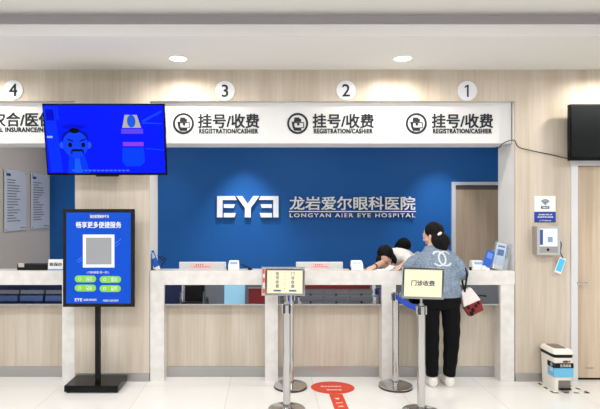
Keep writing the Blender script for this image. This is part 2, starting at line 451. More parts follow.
text('english_lettering', 'LONGYAN AIER EYE HOSPITAL', LW, t, X(352.5,YB-.05), Z(215.3,YB-.05), YB-.035, w=127*8.05/F, h=3.9*8.05/F, bold=.012, ext=.03, spacing=1.25)

# plaques on the side wall
NAVYT = mat('navy_print', (30,66,130), .5)
def plaque(y0, y1, z0, z1, lab):
    t = thing('wall_plaque', lab, 'notice board', (XL, (y0+y1)/2, z0), 'notice boards on the side wall')
    obj('board', B(XL+.012, XL+.02, y0, y1, z0, z1, bev=.002), mat('plaque_white', (222,224,228), .25), t)
    for y in (y0+.03, y1-.03):
        for z in (z0+.03, z1-.03): obj('standoff', loft(bmesh.new(), [((XL, y, z), .008, .008), ((XL+.026, y, z), .008, .008)], 12), STEEL, t)
    bm = bmesh.new(); box(bm, XL+.0205, XL+.022, y0+.05, y0+.16, z1-.085, z1-.05)
    obj('heading', bm, NAVYT, t)
    bm = bmesh.new(); random.seed(int(y0*100))
    for k in range(16):
        z = z1-.14-k*.036
        if z < z0+.1: break
        box(bm, XL+.0205, XL+.022, y0+.07, y0+.07+random.uniform(.16,.36), z, z+.012)
    box(bm, XL+.0205, XL+.022, y1-.18, y1-.06, z0+.035, z0+.045)
    obj('print_lines', bm, mat('grey_print', (110,112,118), .6), t)
plaque(1.72, 2.33, 1.34, 2.15, 'white acrylic notice board nearer the counter on the left side wall')
plaque(2.47, 3.08, 1.34, 2.15, 'white acrylic notice board nearer the blue wall')

# ------------------------------------------------------------------ televisions
TVB = mat('tv_blue', (2,2,3), .3, emit=(0,24,255), es=1.45, spec=.06)
def emis(name, c, s=1.4): return mat(name, (2,2,3), .3, emit=c, es=s, spec=.06)
ty = -.315
tw, th = 121.5*(D0-.32)/F, .635
t = thing('television', 'hanging television glowing bright blue with a cartoon man', 'television', (X(105.2,-.31), -.31, Z(139.8,-.31)-.0))
t.rotation_euler = (math.radians(10), 0, 0)
def tvxz(u, v): return ((u-105)/120.5*tw, (139.8-v)/70.5*th)
bm = B(-tw/2, tw/2, 0, .035, -th/2, th/2, bev=.004)
obj('housing', bm, BLACKG, t, local=True)
obj('back_cover', B(-tw/3, tw/3, .035, .07, -th/3, th/3, bev=.01), BLACKM, t, local=True)
scr = obj('screen', B(-tw/2+.014, tw/2-.014, -.002, .002, -th/2+.022, th/2-.014), TVB, t, local=True)
def tvp(name, polys, m, d):
    bm = bmesh.new()
    for p in polys: prism(bm, [tvxz(*q) for q in p], -.002-d, d-.0002)
    return obj(name, bm, m, scr, local=True)
def ell(cu, cv, ru, rv, n=28, a0=0, a1=2*PI): return [(cu+ru*math.cos(a0+(a1-a0)*k/n), cv+rv*math.sin(a0+(a1-a0)*k/n)) for k in range(n+1 if a1-a0 < 6 else n)]
tvp('side_panel', [[(45.5,107.5),(56.5,107.5),(61,172),(49.5,172)], [(57.5,107.5),(60,107.5),(60.5,120),(57.5,120)]], emis('tv_b1', (4,48,255)), .0006)
tvp('side_square', [[(47.5,110),(55.5,110),(56,121),(48,121)]], emis('tv_b2', (0,10,205)), .001)
tvp('side_mark', [[(47.5,136),(53,136),(53,138),(47.5,138)]], emis('tv_pale', (150,180,255)), .001)
for ray in ([(142,121),(162,111),(162,113),(144,122.5)], [(142,122.5),(162,123.5),(162,124.5),(142,124)], [(145,148),(163,149.5),(163,150.3),(145,149)]): tvp('ray', [ray], emis('tv_b3', (16,70,255)), .001)
tvp('cartoon_shirt', [[(68,156),(71,153),(80,153),(84,156),(88,173),(66,173)]], emis('tv_b4', (0,58,245)), .001)
for eu in (62, 88.5): tvp('cartoon_ear', [ell(eu,145,2.6,3.4)], emis('tv_skin2', (44,84,255)), .001)
tvp('cartoon_hair', [ell(75.2,138,13.4,8.5,24,PI,2*PI)+[(88,143),(62.5,143)]], emis('tv_hair', (2,20,165)), .0014)
tvp('cartoon_face', [ell(75.2,144.5,12.6,13)], emis('tv_skin', (16,66,255)), .0018)
tvp('cartoon_topknot', [ell(75,130.8,5.2,2.6)], emis('tv_black', (0,8,24)), .0022)
tvp('cartoon_cap', [ell(75,127,12.5,2.4)], emis('tv_cap', (0,16,210)), .0008)
tvp('cartoon_features', [ell(70,144.8,2,2.4), ell(83,144.8,2,2.4), [(66,139.5),(70,140.6),(73.5,142),(73,140.6),(69,138.8)], [(87,139.5),(83,140.6),(79.5,142),(80,140.6),(84,138.8)],
    [(70.5,151),(71.6,149),(82,149),(83.2,151),(83.2,154),(82,154),(82,151.2),(71.8,151.2),(71.8,154),(70.5,154)]], emis('tv_black', (0,8,24)), .0022)
tvp('cartoon_tie', [[(74,158),(78.5,158),(80.5,172.5),(72.5,172.5)]], emis('tv_b5', (20,96,250)), .0014)
tvp('figure_hair', [[(125.5,115.5),(137.5,115.5),(141.2,128),(122.6,128)]], emis('tv_cream', (186,182,156)), .001)
tvp('figure_face', [ell(131.8,121.6,4.2,6.2)], emis('tv_b6', (24,92,235)), .0014)
tvp('figure_collar', [[(121.5,129),(143,129),(143,133.8),(121.5,133.8)]], emis('tv_violet', (98,70,240)), .001)
tvp('figure_band', [[(122.5,142),(143,142),(143,146),(122.5,146)]], emis('tv_purple', (142,62,240)), .001)
tvp('figure_body', [[(122,147.5),(143.2,147.5),(143.6,162),(139,166),(124.5,166),(121,161)]], emis('tv_b7', (0,64,250)), .001)
text_me = text_mesh('........', 0, 0, 0, w=.3, h=.01)
tvp('caption', [[(70+i*4.2,169.5),(73+i*4.2,169.5),(73+i*4.2,171),(70+i*4.2,171)] for i in range(14)], emis('tv_b8', (70,110,255)), .001)
obj('bottom_sensor', B(-.1, .1, -.004, .03, -th/2-.012, -th/2, bev=.002), BLACKM, t, local=True)
# its wall bracket
obj('wall_bracket', B(-.2, .2, .07, .285, -.1, .1), BLACKM, t, local=True)
# right television, off
tz = -.14
t = thing('television', 'switched off black television on the right wall above the door', 'television', (X(569,tz)+.5, tz, Z(161,tz)))
xa, xb, za, zb = X(570.2,tz), X(570.2,tz)+1.0, Z(160.5,tz), Z(104,tz)
obj('housing', B(xa, xb, tz, tz+.05, za, zb, bev=.006), BLACKG, t)
obj('screen', B(xa+.012, xb-.012, tz-.002, tz+.002, za+.035, zb-.014), SCREENOFF, t)
obj('wall_bracket', B(xa+.3, xb-.3, tz+.05, .0, za+.15, zb-.15), BLACKM, t)
# its cable
bm = tube(bmesh.new(), smoothpath([(X(501,.05), .1, Z(147)), (X(505), .02, Z(142.5)), (X(513.5), -.008, Z(140.5)), (X(518), -.01, Z(147)), (X(530), -.01, Z(150.5)), (X(552), -.01, Z(155)), (X(566), -.015, Z(158.5)), (X(574,-.05), -.05, Z(156,-.05))]), .0045, 8)
tag(obj('power_cable', bm, mat('cable_grey', (52,50,50), .5), smooth=True), 'thin dark cable sagging from the header to the right television', 'cable')

# ------------------------------------------------------------------ poster stand
py = -.2
t = thing('poster_stand', 'black floor stand with a bright blue portrait poster', 'poster stand', (X(97,py), -.17, 0))
pb = X(96,-.2)
obj('base', B(X(64,-.32), X(118,-.32), -.32, -.02, .012, .068, bev=.004), BLACKG, t)
for x in (X(67,-.32), X(115,-.32)):
    for y in (-.29, -.05): obj('rubber_foot', cyl(bmesh.new(), x, y, 0, .014, .014, n=16), BLACKM, t)
obj('pole', B(X(95.6,-.19), X(100.4,-.19), -.21, -.17, .068, 1.0, bev=.003), BLACKM, t)
pf = -.23
qx0, qx1, qz0, qz1 = X(62.8,pf), X(134.2,pf), Z(307,pf), Z(209,pf)
obj('frame', B(qx0, qx1, pf, pf+.035, qz0, qz1, bev=.004), BLACKM, t)
fx = lambda u: qx0 + (u-62.8)/(134.2-62.8)*(qx1-qx0)
fz = lambda v: qz1 - (v-209)/(307-209)*(qz1-qz0)
poster = obj('poster', B(fx(66.3), fx(130.8), pf-.002, pf, fz(303.5), fz(212.5)), mat('poster_blue', (0,74,196), .4, spec=.2), t)
def pp(name, polys, m, d=.003):
    bm = bmesh.new()
    for p in polys: prism(bm, [(fx(a), fz(b)) for a, b in p], pf-d, d-.0005)
    return obj(name, bm, m, poster)
def pt(name, s, u0, u1, v0, v1, m, bold=.0, d=.003):
    return text(name, s, m, poster, (fx(u0)+fx(u1))/2, (fz(v0)+fz(v1))/2, pf-d, w=fx(u1)-fx(u0), h=fz(v0)-fz(v1), bold=min(bold, .012), ext=.001)
PW = mat('poster_white', (236,238,242), .5)
pp('pill_outline', [[(89,213.6),(109.5,213.6),(110,214),(110,218.6),(109.5,219),(89,219),(88.5,218.6),(88.5,214)]], mat('poster_darkblue', (8,64,180), .5))
pt('small_heading', '微信智慧服务平台', 90, 109, 214.8, 218, PW, .01, .004)
pt('heading', '畅享更多便捷服务', 76, 121.5, 221.6, 228, PW, .02)
pp('white_card', [[(83,234.5),(114.5,234.5),(114.5,267.5),(83,267.5)]], PW)
pp('grey_square', [[(86,237.6),(111.6,237.6),(111.6,264.4),(86,264.4)]], mat('poster_grey', (150,152,156), .6), .0036)
for streak in [[(115,243.5),(121,238.6),(121.3,238.9),(115.3,243.8)], [(115.5,246.4),(119.6,243.1),(119.9,243.4),(115.8,246.7)], [(76.5,261),(82,256.6),(82.3,256.9),(76.8,261.3)], [(78,262.6),(82.2,259.2),(82.5,259.5),(78.3,262.9)]]: pp('light_streak', [streak], mat('poster_lightblue', (70,140,236), .5))
pt('caption', '( 扫码体验 扫一扫 )', 87, 109, 271, 274, PW)
GRN = mat('poster_green', (128,200,72), .5)
def pill(u0, u1, v0, v1):
    r = (v1-v0)/2; cv = (v0+v1)/2
    return ell(u1-r, cv, r, r, 10, -PI/2, PI/2) + ell(u0+r, cv, r, r, 10, PI/2, 1.5*PI)
for u, v, s in ((74.8,275.5,'挂号\n预约'), (99.8,276,'报告\n查询'), (74.8,284.6,'门诊\n缴费'), (99.6,285.2,'住院\n预交')):
    pp('green_button', [pill(u, u+21.4, v, v+6.8)], GRN)
    pt('button_text', s, u+11.5, u+17.5, v+1.2, v+5.6, PW, .0, .004)
    bm = ring_prism(bmesh.new(), fx(u+5), fz(v+3.4), .010, .013, pf-.004, .001, n=20); obj('button_icon', bm, PW, poster)
pt('logo_text', 'EYE', 75, 82.4, 298.2, 301.2, PW, .04)
pt('hospital_text', '龙岩爱尔眼科医院', 83.5, 96.5, 298.6, 301, PW)
pt('footer_text', '中国爱尔眼科医院', 103, 118.5, 299.4, 301.6, PW)

# ------------------------------------------------------------------ queue posts and sign holders
def post(u, y, lab):
    x = X(u, y)
    t = thing('queue_post', lab, 'barrier post', (x, y, 0), 'steel queue barrier posts')
    bm = loft(bmesh.new(), [((x,y,0), .152,.152), ((x,y,.008), .153,.153), ((x,y,.016), .150,.150)], 64)
    obj('base', bm, mat('base_rubber', (40,40,42), .6), t, smooth=True)
    bm = loft(bmesh.new(), [((x,y,.0162), .151,.151), ((x,y,.024), .150,.150), ((x,y,.034), .12,.12), ((x,y,.04), .06,.06), ((x,y,.05), .038,.038)], 64)
    obj('base_cover', bm, STEEL, t, smooth=True)
    obj('pole', cyl(bmesh.new(), x, y, .05, .80, .0315, n=48), STEEL, t, smooth=True)
    bm = loft(bmesh.new(), [((x,y,.801), .034,.034), ((x,y,.862), .034,.034), ((x,y,.872), .028,.028)], 40)
    h = obj('head', bm, mat('head_dark', (70,74,80), .3, .6), t, smooth=True)
    bm = bmesh.new()
    for a in range(4):
        M = Matrix.Translation((x,y,0)) @ Matrix.Rotation(a*PI/2, 4, 'Z')
        box(bm, -.014, .014, -.042, -.03, .8, .868, bev=.003, M=M)
    obj('belt_slots', bm, STEEL, h)
    return t, x
yA1, yA0, yB1, yB0 = -.158, -.73, -.158, -.78
pA1, xA1 = post(290.5, yA1, 'steel queue post against the counter, behind the two-column sign')
pA0, xA0 = post(286.8, yA0, 'nearer steel queue post carrying the two-column cream sign')
pB1, xB1 = post(395.5, yB1, 'steel queue post against the counter, left of the denim jacket woman')
pB0, xB0 = post(421.2, yB0, 'nearer steel queue post carrying the single-line cream sign')
BELT = mat('belt_blue', (10,72,208), .55)
def belt(p, q, lab, drop=.05):
    bm = bmesh.new(); P = Vector(p); Q = Vector(q); n = 12; R = []
    s = (Q-P).cross(Vector((0,0,1))).normalized()*.0012
    for k in range(n+1):
        f = k/n; c = P.lerp(Q, f); c.z -= drop*4*f*(1-f)*.25
        R.append([bm.verts.new(c+o) for o in (s+Vector((0,0,.024)), s-Vector((0,0,.024)), -s-Vector((0,0,.024)), -s+Vector((0,0,.024)))])
    for a, b in zip(R, R[1:]):
        for j in range(4): bm.faces.new((a[j], a[(j+1)%4], b[(j+1)%4], b[j]))
    bm.faces.new(R[0]); bm.faces.new(list(reversed(R[-1])))
    tag(obj('barrier_belt', bm, BELT), lab, 'barrier belt', 'blue barrier belts')
def ends(xa, ya, xb, yb, r=.043):
    a = Vector((xa, ya, .835)); b = Vector((xb, yb, .835)); d = (b-a).normalized()
    return a+d*r, b-d*r
belt(*ends(xB1, yB1, xB0, yB0), 'blue belt between the two posts beside the woman')
belt(*ends(xA1, yA1, xA0, yA0), 'blue belt between the two posts by the two-column sign')

CREAM = mat('cream_paper', (228,224,190), .6, spec=.2)
def sign_holder(x, y, u0, u1, v0, v1, lab, roll=0.0):
    """metal framed sheet on a short stem that plugs into the post head"""
    t = thing('sign_holder', lab, 'sign', (x, y, .872))
    ys = y-.012; w = (u1-u0)*(D0+ys)/F; h = (v1-v0)*(D0+ys)/F
    cx, cz = X((u0+u1)/2, ys), Z((v0+v1)/2, ys)
    M = Matrix.Translation((cx, ys, cz)) @ Matrix.Rotation(roll, 4, 'Y')
    f = .017
    bm = box(bmesh.new(), -w/2, w/2, -.008, .012, h/2-f, h/2, bev=.002, M=M); box(bm, -w/2, w/2, -.008, .012, -h/2, -h/2+f, bev=.002, M=M)
    box(bm, -w/2, -w/2+f, -.008, .012, -h/2+f, h/2-f, bev=.002, M=M); box(bm, w/2-f, w/2, -.008, .012, -h/2+f, h/2-f, bev=.002, M=M)
    obj('frame', bm, STEEL, t)
    sh = obj('sheet', box(bmesh.new(), -w/2+f, w/2-f, -.003, .003, -h/2+f, h/2-f, M=M), CREAM, t)
    obj('stem', cyl(bmesh.new(), x, y, .872, cz-h/2+.004, .009, n=16), STEEL, t, smooth=True)
    obj('collar', cyl(bmesh.new(), x, y, .8725, .884, .02, n=24), STEEL, t, smooth=True)
    return t, sh, M, w, h
t, sh, M, w, h = sign_holder(xB0, yB0, 402, 443.8, 267.5, 298.8, 'framed cream sign reading one line, in front of the denim jacket woman', .03)
me = text_mesh('门诊收费', .0, .0, -.0035, w=w*.57, h=h*.175, bold=.025, ext=.001); me.transform(M); obj('lettering', None, mat('sign_grey', (84,82,92), .6), sh, me=me)
t, sh, M, w, h = sign_holder(xA0, yA0, 265, 304.6, 268.2, 295.2, 'framed cream sign with two vertical columns of characters', .01)
SG = mat('sign_grey2', (92,88,96), .6)
for cx_, s in ((-.19, '挂号收费'), (.2, '门诊收费')):
    for k, ch in enumerate(s):
        me = text_mesh(ch, cx_*w, h*(.30-.155*k), -.0035, w=h*.125, h=h*.125, bold=.012, ext=.001); me.transform(M); obj('lettering', None, SG, sh, me=me)
    obj('blue_bar', box(bmesh.new(), cx_*w-.03, cx_*w+.03, -.0042, -.003, -h*.36, -h*.30, M=M), mat('bar_blue', (66,92,150), .6), sh)
obj('dotted_line', (lambda b: [box(b, -.002, .002, -.0042, -.003, z/100*h, z/100*h+.008, M=M) for z in (32,20,8,-4,-16,-28)] and b)(bmesh.new()), SG, sh)
# the second sign right behind it
t = thing('sign_holder', 'orange edged notice in a dark frame just behind the two-column cream sign', 'sign', (xA1, yA1, .872))
ys = yA1-.012
a0, a1, b0, b1 = X(261.6,ys), X(304.8,ys), Z(295.6,ys), Z(267,ys)
bm = B(a0, a1, ys-.006, ys+.01, b1-.012, b1); box(bm, a0, a1, ys-.006, ys+.01, b0, b0+.012)
box(bm, a0, a0+.01, ys-.006, ys+.01, b0+.012, b1-.012); box(bm, a1-.01, a1, ys-.006, ys+.01, b0+.012, b1-.012)
obj('frame', bm, BRUSHED, t); sh = obj('sheet', B(a0+.01, a1-.01, ys-.002, ys+.004, b0+.012, b1-.012), mat('notice_white', (224,214,204), .6), t)
bm = bmesh.new()
for z in (.02, .12, .2): box(bm, a0+.0102, a0+.03, ys-.003, ys-.0018, b0+z, b0+z+.045); 
for z in (.13, .19): box(bm, a1-.04, a1-.0102, ys-.003, ys-.0018, b0+z, b0+z+.05)
obj('orange_marks', bm, mat('orange_print', (226,92,60), .6), sh)
obj('stem', cyl(bmesh.new(), xA1, yA1, .872, b0+.004, .009, n=16), STEEL, t, smooth=True)

# ------------------------------------------------------------------ red floor sticker
RED = mat('sticker_red', (214,58,24), .4)
t = thing('floor_sticker', 'red lollipop shaped sticker on the tiles between the queue posts', 'floor sticker', (X(332.5,-.13), -.15, 0))
sy = -.115
def flat(bm, pts, z, th=.001):
    a = [bm.verts.new((p[0], p[1], z)) for p in pts]; b = [bm.verts.new((p[0], p[1], z-th)) for p in pts]; n = len(a)
    bm.faces.new(a); bm.faces.new(list(reversed(b)))
    for k in range(n): bm.faces.new((a[k], b[k], b[(k+1)%n], a[(k+1)%n]))
    return bm
cxs, cys, rs = X(332.5,-.16), -.17, .165
bm = flat(bmesh.new(), [(cxs+.2*math.cos(2*PI*k/64), cys+rs*math.sin(2*PI*k/64)) for k in range(64)], .0015)
obj('disc', bm, RED, t)
def fl(u, v):
    z = EYE*F/(v-HY); return (X(u, z-D0), z-D0)
obj('strip', flat(bmesh.new(), [fl(329,394.2), fl(342.5,394.2), fl(350,412), fl(335.6,412)], .0014), RED, t)
def floor_text(s, u, v, w, h, rot=0):
    me = text_mesh(s, 0, 0, 0, w=w, h=h, bold=.02, ext=.0004); x, y = fl(u, v)
    me.transform(Matrix.Translation((x, y, .0019)) @ Matrix.Rotation(rot, 4, 'Z') @ Matrix.Rotation(-PI/2, 4, 'X'))
    obj('lettering', None, mat('sticker_white', (246,214,200), .5), t, me=me)
floor_text('请在此处排队', 331, 386.6, .2, .035); floor_text('保持距离', 334, 390, .14, .03)
for s, u, v in (('▼', 337.5, 399), ('一', 339.5, 403), ('米', 341, 406.6)): floor_text(s, u, v, .05 if s != '一' else .06, .035 if s != '一' else .01, .2)

# ------------------------------------------------------------------ pedal bin and floor tape
bx0, bx1, by0, by1 = X(553.5,-.27), X(573,-.27), -.28, -.03
t = thing('pedal_bin', 'white pedal bin with blue label on the floor by the door', 'bin', ((bx0+bx1)/2, -.15, 0))
cxb, cyb = (bx0+bx1)/2, (by0+by1)/2; hw, hd = (bx1-bx0)/2, (by1-by0)/2
BW = mat('bin_white', (234,228,218), .35)
bm = bmesh.new()
loft(bm, [((cxb,cyb,.0), hw*.9, hd*.92), ((cxb,cyb,.3), hw, hd), ((cxb,cyb,.305), hw, hd)], 48, power=7)
obj('body', bm, BW, t, smooth=True)
obj('black_rim', loft(bmesh.new(), [((cxb,cyb,.3055), hw+.003, hd+.003), ((cxb,cyb,.335), hw+.005, hd+.005)], 48, power=7), BLACKM, t, smooth=True)
obj('lid', loft(bmesh.new(), [((cxb,cyb,.3355), hw+.008, hd+.008), ((cxb,cyb,.352), hw+.008, hd+.008), ((cxb,cyb,.372), hw-.004, hd-.006), ((cxb,cyb,.376), hw-.012, hd-.014)], 48, power=7), BW, t, smooth=True)
obj('lid_inset', loft(bmesh.new(), [((cxb,cyb+.01,.3762), hw-.028, hd-.04), ((cxb,cyb+.01,.3785), hw-.03, hd-.045)], 40, power=7), mat('lid_brown', (122,108,98), .4), t, smooth=True)
yl = cyb-hd-.0035
bm = B(cxb-hw*.96, cxb+hw*.96, yl, yl+.004, .132, .232); box(bm, cxb-hw-.002, cxb-hw+.004, yl+.0, yl+.11, .132, .232)
lb = obj('label_sheet', bm, mat('label_sky', (104,182,222), .5), t)
bm = B(cxb-hw*.96, cxb+hw*.96, yl-.002, yl, .214, .258); box(bm, cxb-hw-.004, cxb-hw+.001, yl-.002, yl+.11, .214, .258)
obj('label_band', bm, BLACKM, lb)
text('lettering', '生活垃圾', mat('bin_letter', (206,204,200), .5), lb, cxb+.012, .236, yl-.003, w=.1, h=.026, bold=.02)
bm = ring_prism(bmesh.new(), 0, 0, .010, .014, -.001, .001, n=20, M=Matrix.Translation((cxb-hw-.004, yl+.04, .238)) @ Matrix.Rotation(-PI/2, 4, 'Z')); obj('round_mark', bm, PAPER, lb)
obj('grey_mark', B(cxb-hw-.003, cxb-hw-.0015, yl+.02, yl+.07, .175, .212), mat('mark_grey', (200,204,214), .5), lb)
obj('dark_plate', prism(bmesh.new(), disc_pts(cxb+.015, .272, .028, .010, n=20), yl-.001, .003), mat('plate_brown', (92,78,72), .5), lb)
obj('red_dot', prism(bmesh.new(), disc_pts(cxb+.05, .275, .008, n=16), yl-.0015, .003), mat('dot_red', (212,60,44), .5), lb)
obj('pedal_recess', B(cxb-.045, cxb+.062, yl+.006, yl+.014, .012, .10), mat('recess_grey', (120,112,106), .6), t)
obj('pedal', B(cxb-.04, cxb+.057, yl-.02, yl+.02, .02, .034, bev=.004), BLACKM, t)
# black and cream tape round the bin
t = thing('floor_tape', 'black and cream striped tape on the tiles round the bin', 'tape', (cxb, cyb, 0))
pts = [(cxb-hw-.02, cyb+hd-.02), (cxb-hw-.02, cyb-hd-.03), (cxb+hw+.12, cyb-hd-.03), (cxb+hw+.035, cyb+hd-.02)]
pale = bmesh.new()
for (ax, ay), (ex, ey) in zip(pts, pts[1:]):
    n = max(2, int(math.hypot(ex-ax, ey-ay)/.045)); d = Vector((ex-ax, ey-ay)); nn = Vector((-d.y, d.x)).normalized()*.011
    for k in range(n):
        p = Vector((ax,ay))+d*k/n; q = Vector((ax,ay))+d*(k+1)/n
        if k % 2 == 0: obj('dark_stripe', flat(bmesh.new(), [p-nn, q-nn, q+nn, p+nn], .0018), BLACKM, t)
    flat(pale, [Vector((ax,ay))-nn, Vector((ex,ey))-nn, Vector((ex,ey))+nn, Vector((ax,ay))+nn], .0012)
obj('pale_tape', pale, mat('tape_cream', (226,214,180), .6), t)

# ------------------------------------------------------------------ wall box, wifi sign, tag
t = thing('wall_box', 'small steel box with a clear front on the right wood wall', 'box', (X(546,-.06), 0, Z(255)))
wb = -.1; wx0, wx1, wz0, wz1 = X(537.5,wb), X(559.5,wb), Z(254.5,wb), Z(226.5,wb)
bm = box(bmesh.new(), wx0, wx1, wb+.004, -.0005, wz0, wz1, bev=.003)
obj('case', bm, mat('case_steel', (176,174,172), .3, .6), t)
bm = box(bmesh.new(), wx0-.004, wx0+.018, wb-.006, wb+.004, wz0-.004, wz1+.004); box(bm, wx1-.018, wx1+.004, wb-.006, wb+.004, wz0-.004, wz1+.004)
box(bm, wx0+.018, wx1-.018, wb-.006, wb+.004, wz0-.004, wz0+.016); box(bm, wx0+.018, wx1-.018, wb-.006, wb+.004, wz1-.018, wz1+.004)
dd = obj('front_frame', bm, mat('frame_pale', (196,196,196), .35, .5), t)
obj('front_sheet', B(wx0+.018, wx1-.018, wb-.001, wb+.004, wz0+.075, wz1-.018), PAPER, dd)
obj('blue_sheet', B(wx0+.022, wx0+.05, wb-.003, wb-.001, wz0+.09, wz1-.03), mat('sheet_blue', (44,84,150), .5), dd)
obj('grey_square', B(wx0+.095, wx0+.14, wb-.003, wb-.001, wz0+.115, wz0+.165), mat('square_bluegrey', (128,158,196), .5), dd)
obj('lower_panel', B(wx0+.018, wx1-.018, wb-.001, wb+.004, wz0+.016, wz0+.073), mat('panel_grey', (150,150,152), .4), dd)
obj('lock', prism(bmesh.new(), disc_pts((wx0+wx1)/2-.006, wz0+.045, .012, n=20), wb-.006, .006), BLACKM, dd)
t = thing('wifi_sign', 'white and blue wifi notice on the wood wall above the steel box', 'sign', (X(545), 0, Z(222)))
sx0, sx1 = X(534.3), X(555.3)
obj('white_panel', B(sx0, sx1, -.006, 0, Z(211.7), Z(196)), PAPER, t); bp = obj('blue_panel', B(sx0, sx1, -.007, 0, Z(222.3), Z(211.72)), mat('wifi_blue', (8,56,160), .5), t)
cxw = X(544.8); GW = mat('wifi_grey', (70,90,120), .5)
bm = bmesh.new()
for r in (.016, .028, .040, .052): ring_prism(bm, cxw, Z(204.9), r-.007, r+.001, -.0075, .0015, PI*.22, PI*.78, 20)
prism(bm, disc_pts(cxw, Z(204.3), .006, n=12), -.0075, .0015)
obj('wifi_symbol', bm, GW, t)
obj('wifi_pill', prism(bmesh.new(), [(cxw+.04*a, Z(207.4)+.014*b) for a, b in ((-1,-.6),(-.85,-1),(.85,-1),(1,-.6),(1,.6),(.85,1),(-.85,1),(-1,.6))], -.0075, .0015), GW, t)
text('wifi_lettering', 'Wi-Fi', PAPER, t, cxw, Z(207.4), -.0085, w=.055, h=.017, bold=.02)
text('blue_lettering', '爱尔眼科 免费上网', PAPER, bp, cxw, Z(214.6), -.0085, w=.13, h=.014, bold=.015); text('blue_lettering', '请连接本院无线网络', PAPER, bp, cxw, Z(217), -.0085, w=.15, h=.014, bold=.015)
text('blue_lettering', 'EYE 爱尔眼科医院', PAPER, bp, cxw, Z(220.6), -.0085, w=.11, h=.012)
t = thing('hanging_tag', 'light blue card on a lanyard hanging beside the steel box', 'tag', (X(560,-.05), -.05, Z(275,-.05)))
M = Matrix.Translation((X(560.3,-.05), -.05, Z(265.5,-.05))) @ Matrix.Rotation(.35, 4, 'Y') @ Matrix.Diagonal((1.25,1,1.25,1))
obj('card_holder', box(bmesh.new(), -.026, .026, 0, .005, -.06, .06, bev=.002, M=M), PAPER, t)
obj('card', box(bmesh.new(), -.021, .021, -.002, 0, -.045, .05, M=M), mat('tag_cyan', (70,190,240), .5), t)
top = M @ Vector((0,0,.06))
obj('lanyard', tube(bmesh.new(), smoothpath([top, (X(560.5,-.06), -.06, Z(252,-.06)), (X(561.2,-.06), -.06, Z(244,-.06)), (wx1+.012, -.07, Z(240,-.06)), (wx1+.003, -.07, Z(240.5,-.06))]), .0055), mat('lanyard_navy', (36,64,124), .6), t, smooth=True)

# ------------------------------------------------------------------ things on the counters
IV = mat('monitor_white', (226,226,224), .3)
def monitor(u0, u1, v, lab, su0, su1):
    y = .33; a, b, zt = X(u0,y), X(u1,y), Z(v,y)
    t = thing('monitor', lab, 'monitor', ((a+b)/2, y, .75), 'white monitors behind the counter')
    obj('back_shell', B(a, b, y, y+.03, zt-.30, zt, bev=.008), IV, t)
    obj('stand', B((a+b)/2-.03, (a+b)/2+.03, y+.005, y+.03, .76, zt-.3), BRUSHED, t)
    obj('foot', B((a+b)/2-.11, (a+b)/2+.11, y-.06, y+.12, .75, .762, bev=.003), BRUSHED, t)
    st = obj('pink_label', B(X(su0,y), X(su1,y), y-.002, y, zt-.075, zt-.012), mat('label_pink', (246,208,204), .6), t)
    bm = bmesh.new()
    for k in range(4): box(bm, X(su0,y)+.05+k*.022, X(su0,y)+.058+k*.022, y-.003, y-.002, zt-.036, zt-.02)
    box(bm, X(su0,y)+.03, X(su1,y)-.02, y-.003, y-.002, zt-.05, zt-.046)
    obj('red_marks', bm, mat('mark_red', (206,60,60), .6), st)
monitor(179, 226, 262, 'white monitor back with pink label left of the EYE logo', 191, 212)
monitor(296, 343, 262, 'white monitor back with pink label behind the two-column sign', 310, 330)

def device(u, lab, wide=11, ml=1):
    y = .09; x = X(u, y); t = thing('card_reader', lab, 'card reader', (x, y, CT), 'white card readers on the counter')
    w = wide/2/103
    bm = bmesh.new(); vs = []
    for xx in (-w, w):
        for yy, zz in ((-.05, 0), (-.05, .045), (-.01, .09), (.045, .09), (.05, 0)): vs.append(bm.verts.new((x+xx*(1 if zz < .08 else .86), y+yy, CT+zz)))
    bm.faces.new(vs[:5]); bm.faces.new(vs[5:][::-1])
    for k in range(5): bm.faces.new((vs[k], vs[5+k], vs[5+(k+1)%5], vs[(k+1)%5]))
    bmesh.ops.bevel(bm, geom=bm.edges[:], offset=.004, segments=2, affect='EDGES')
    obj('body', bm, WHITEP, t)
    M = Matrix.Translation((x, y-.032, CT+.07)) @ Matrix.Rotation(math.radians(-41), 4, 'X')
    obj('display', box(bmesh.new(), -w*.6, w*.6, -.003, .001, -.014, .014, M=M), mat('lcd_blue', (120,170,214), .3), t)
    obj('cable', tube(bmesh.new(), smoothpath([(x+w, y, CT+.05), (x+w+.03, y+.02, CT+.045), (x+w+.07, y+.03, CT+.012), (x+w+.12, y+.04, CT+.006)]), .0035), BLACKM, t, smooth=True)
    obj('side_plug', B(x-w-.014, x-w-.001, y-.03, y+.0, CT, CT+.03, bev=.003), BLACKM, t)
device(234, 'white card reader right of the left monitor')
device(356.5, 'white card reader right of the middle monitor', 12)
device(477, 'white card reader to the right of the woman', 13)
# pen tangle beside the first reader
t = thing('pen_holder', 'black coiled counter pen lying right of the left card reader', 'pen', (X(249,.1), .1, CT), None)
obj('foot', loft(bmesh.new(), [((X(250,.1),.1,CT),.025,.025), ((X(250,.1),.1,CT+.012),.018,.018)], 20), BLACKM, t)
obj('pen', tube(bmesh.new(), [(X(244,.1),.08,CT+.045), (X(251,.1),.1,CT+.012)], .005), BLACKM, t)
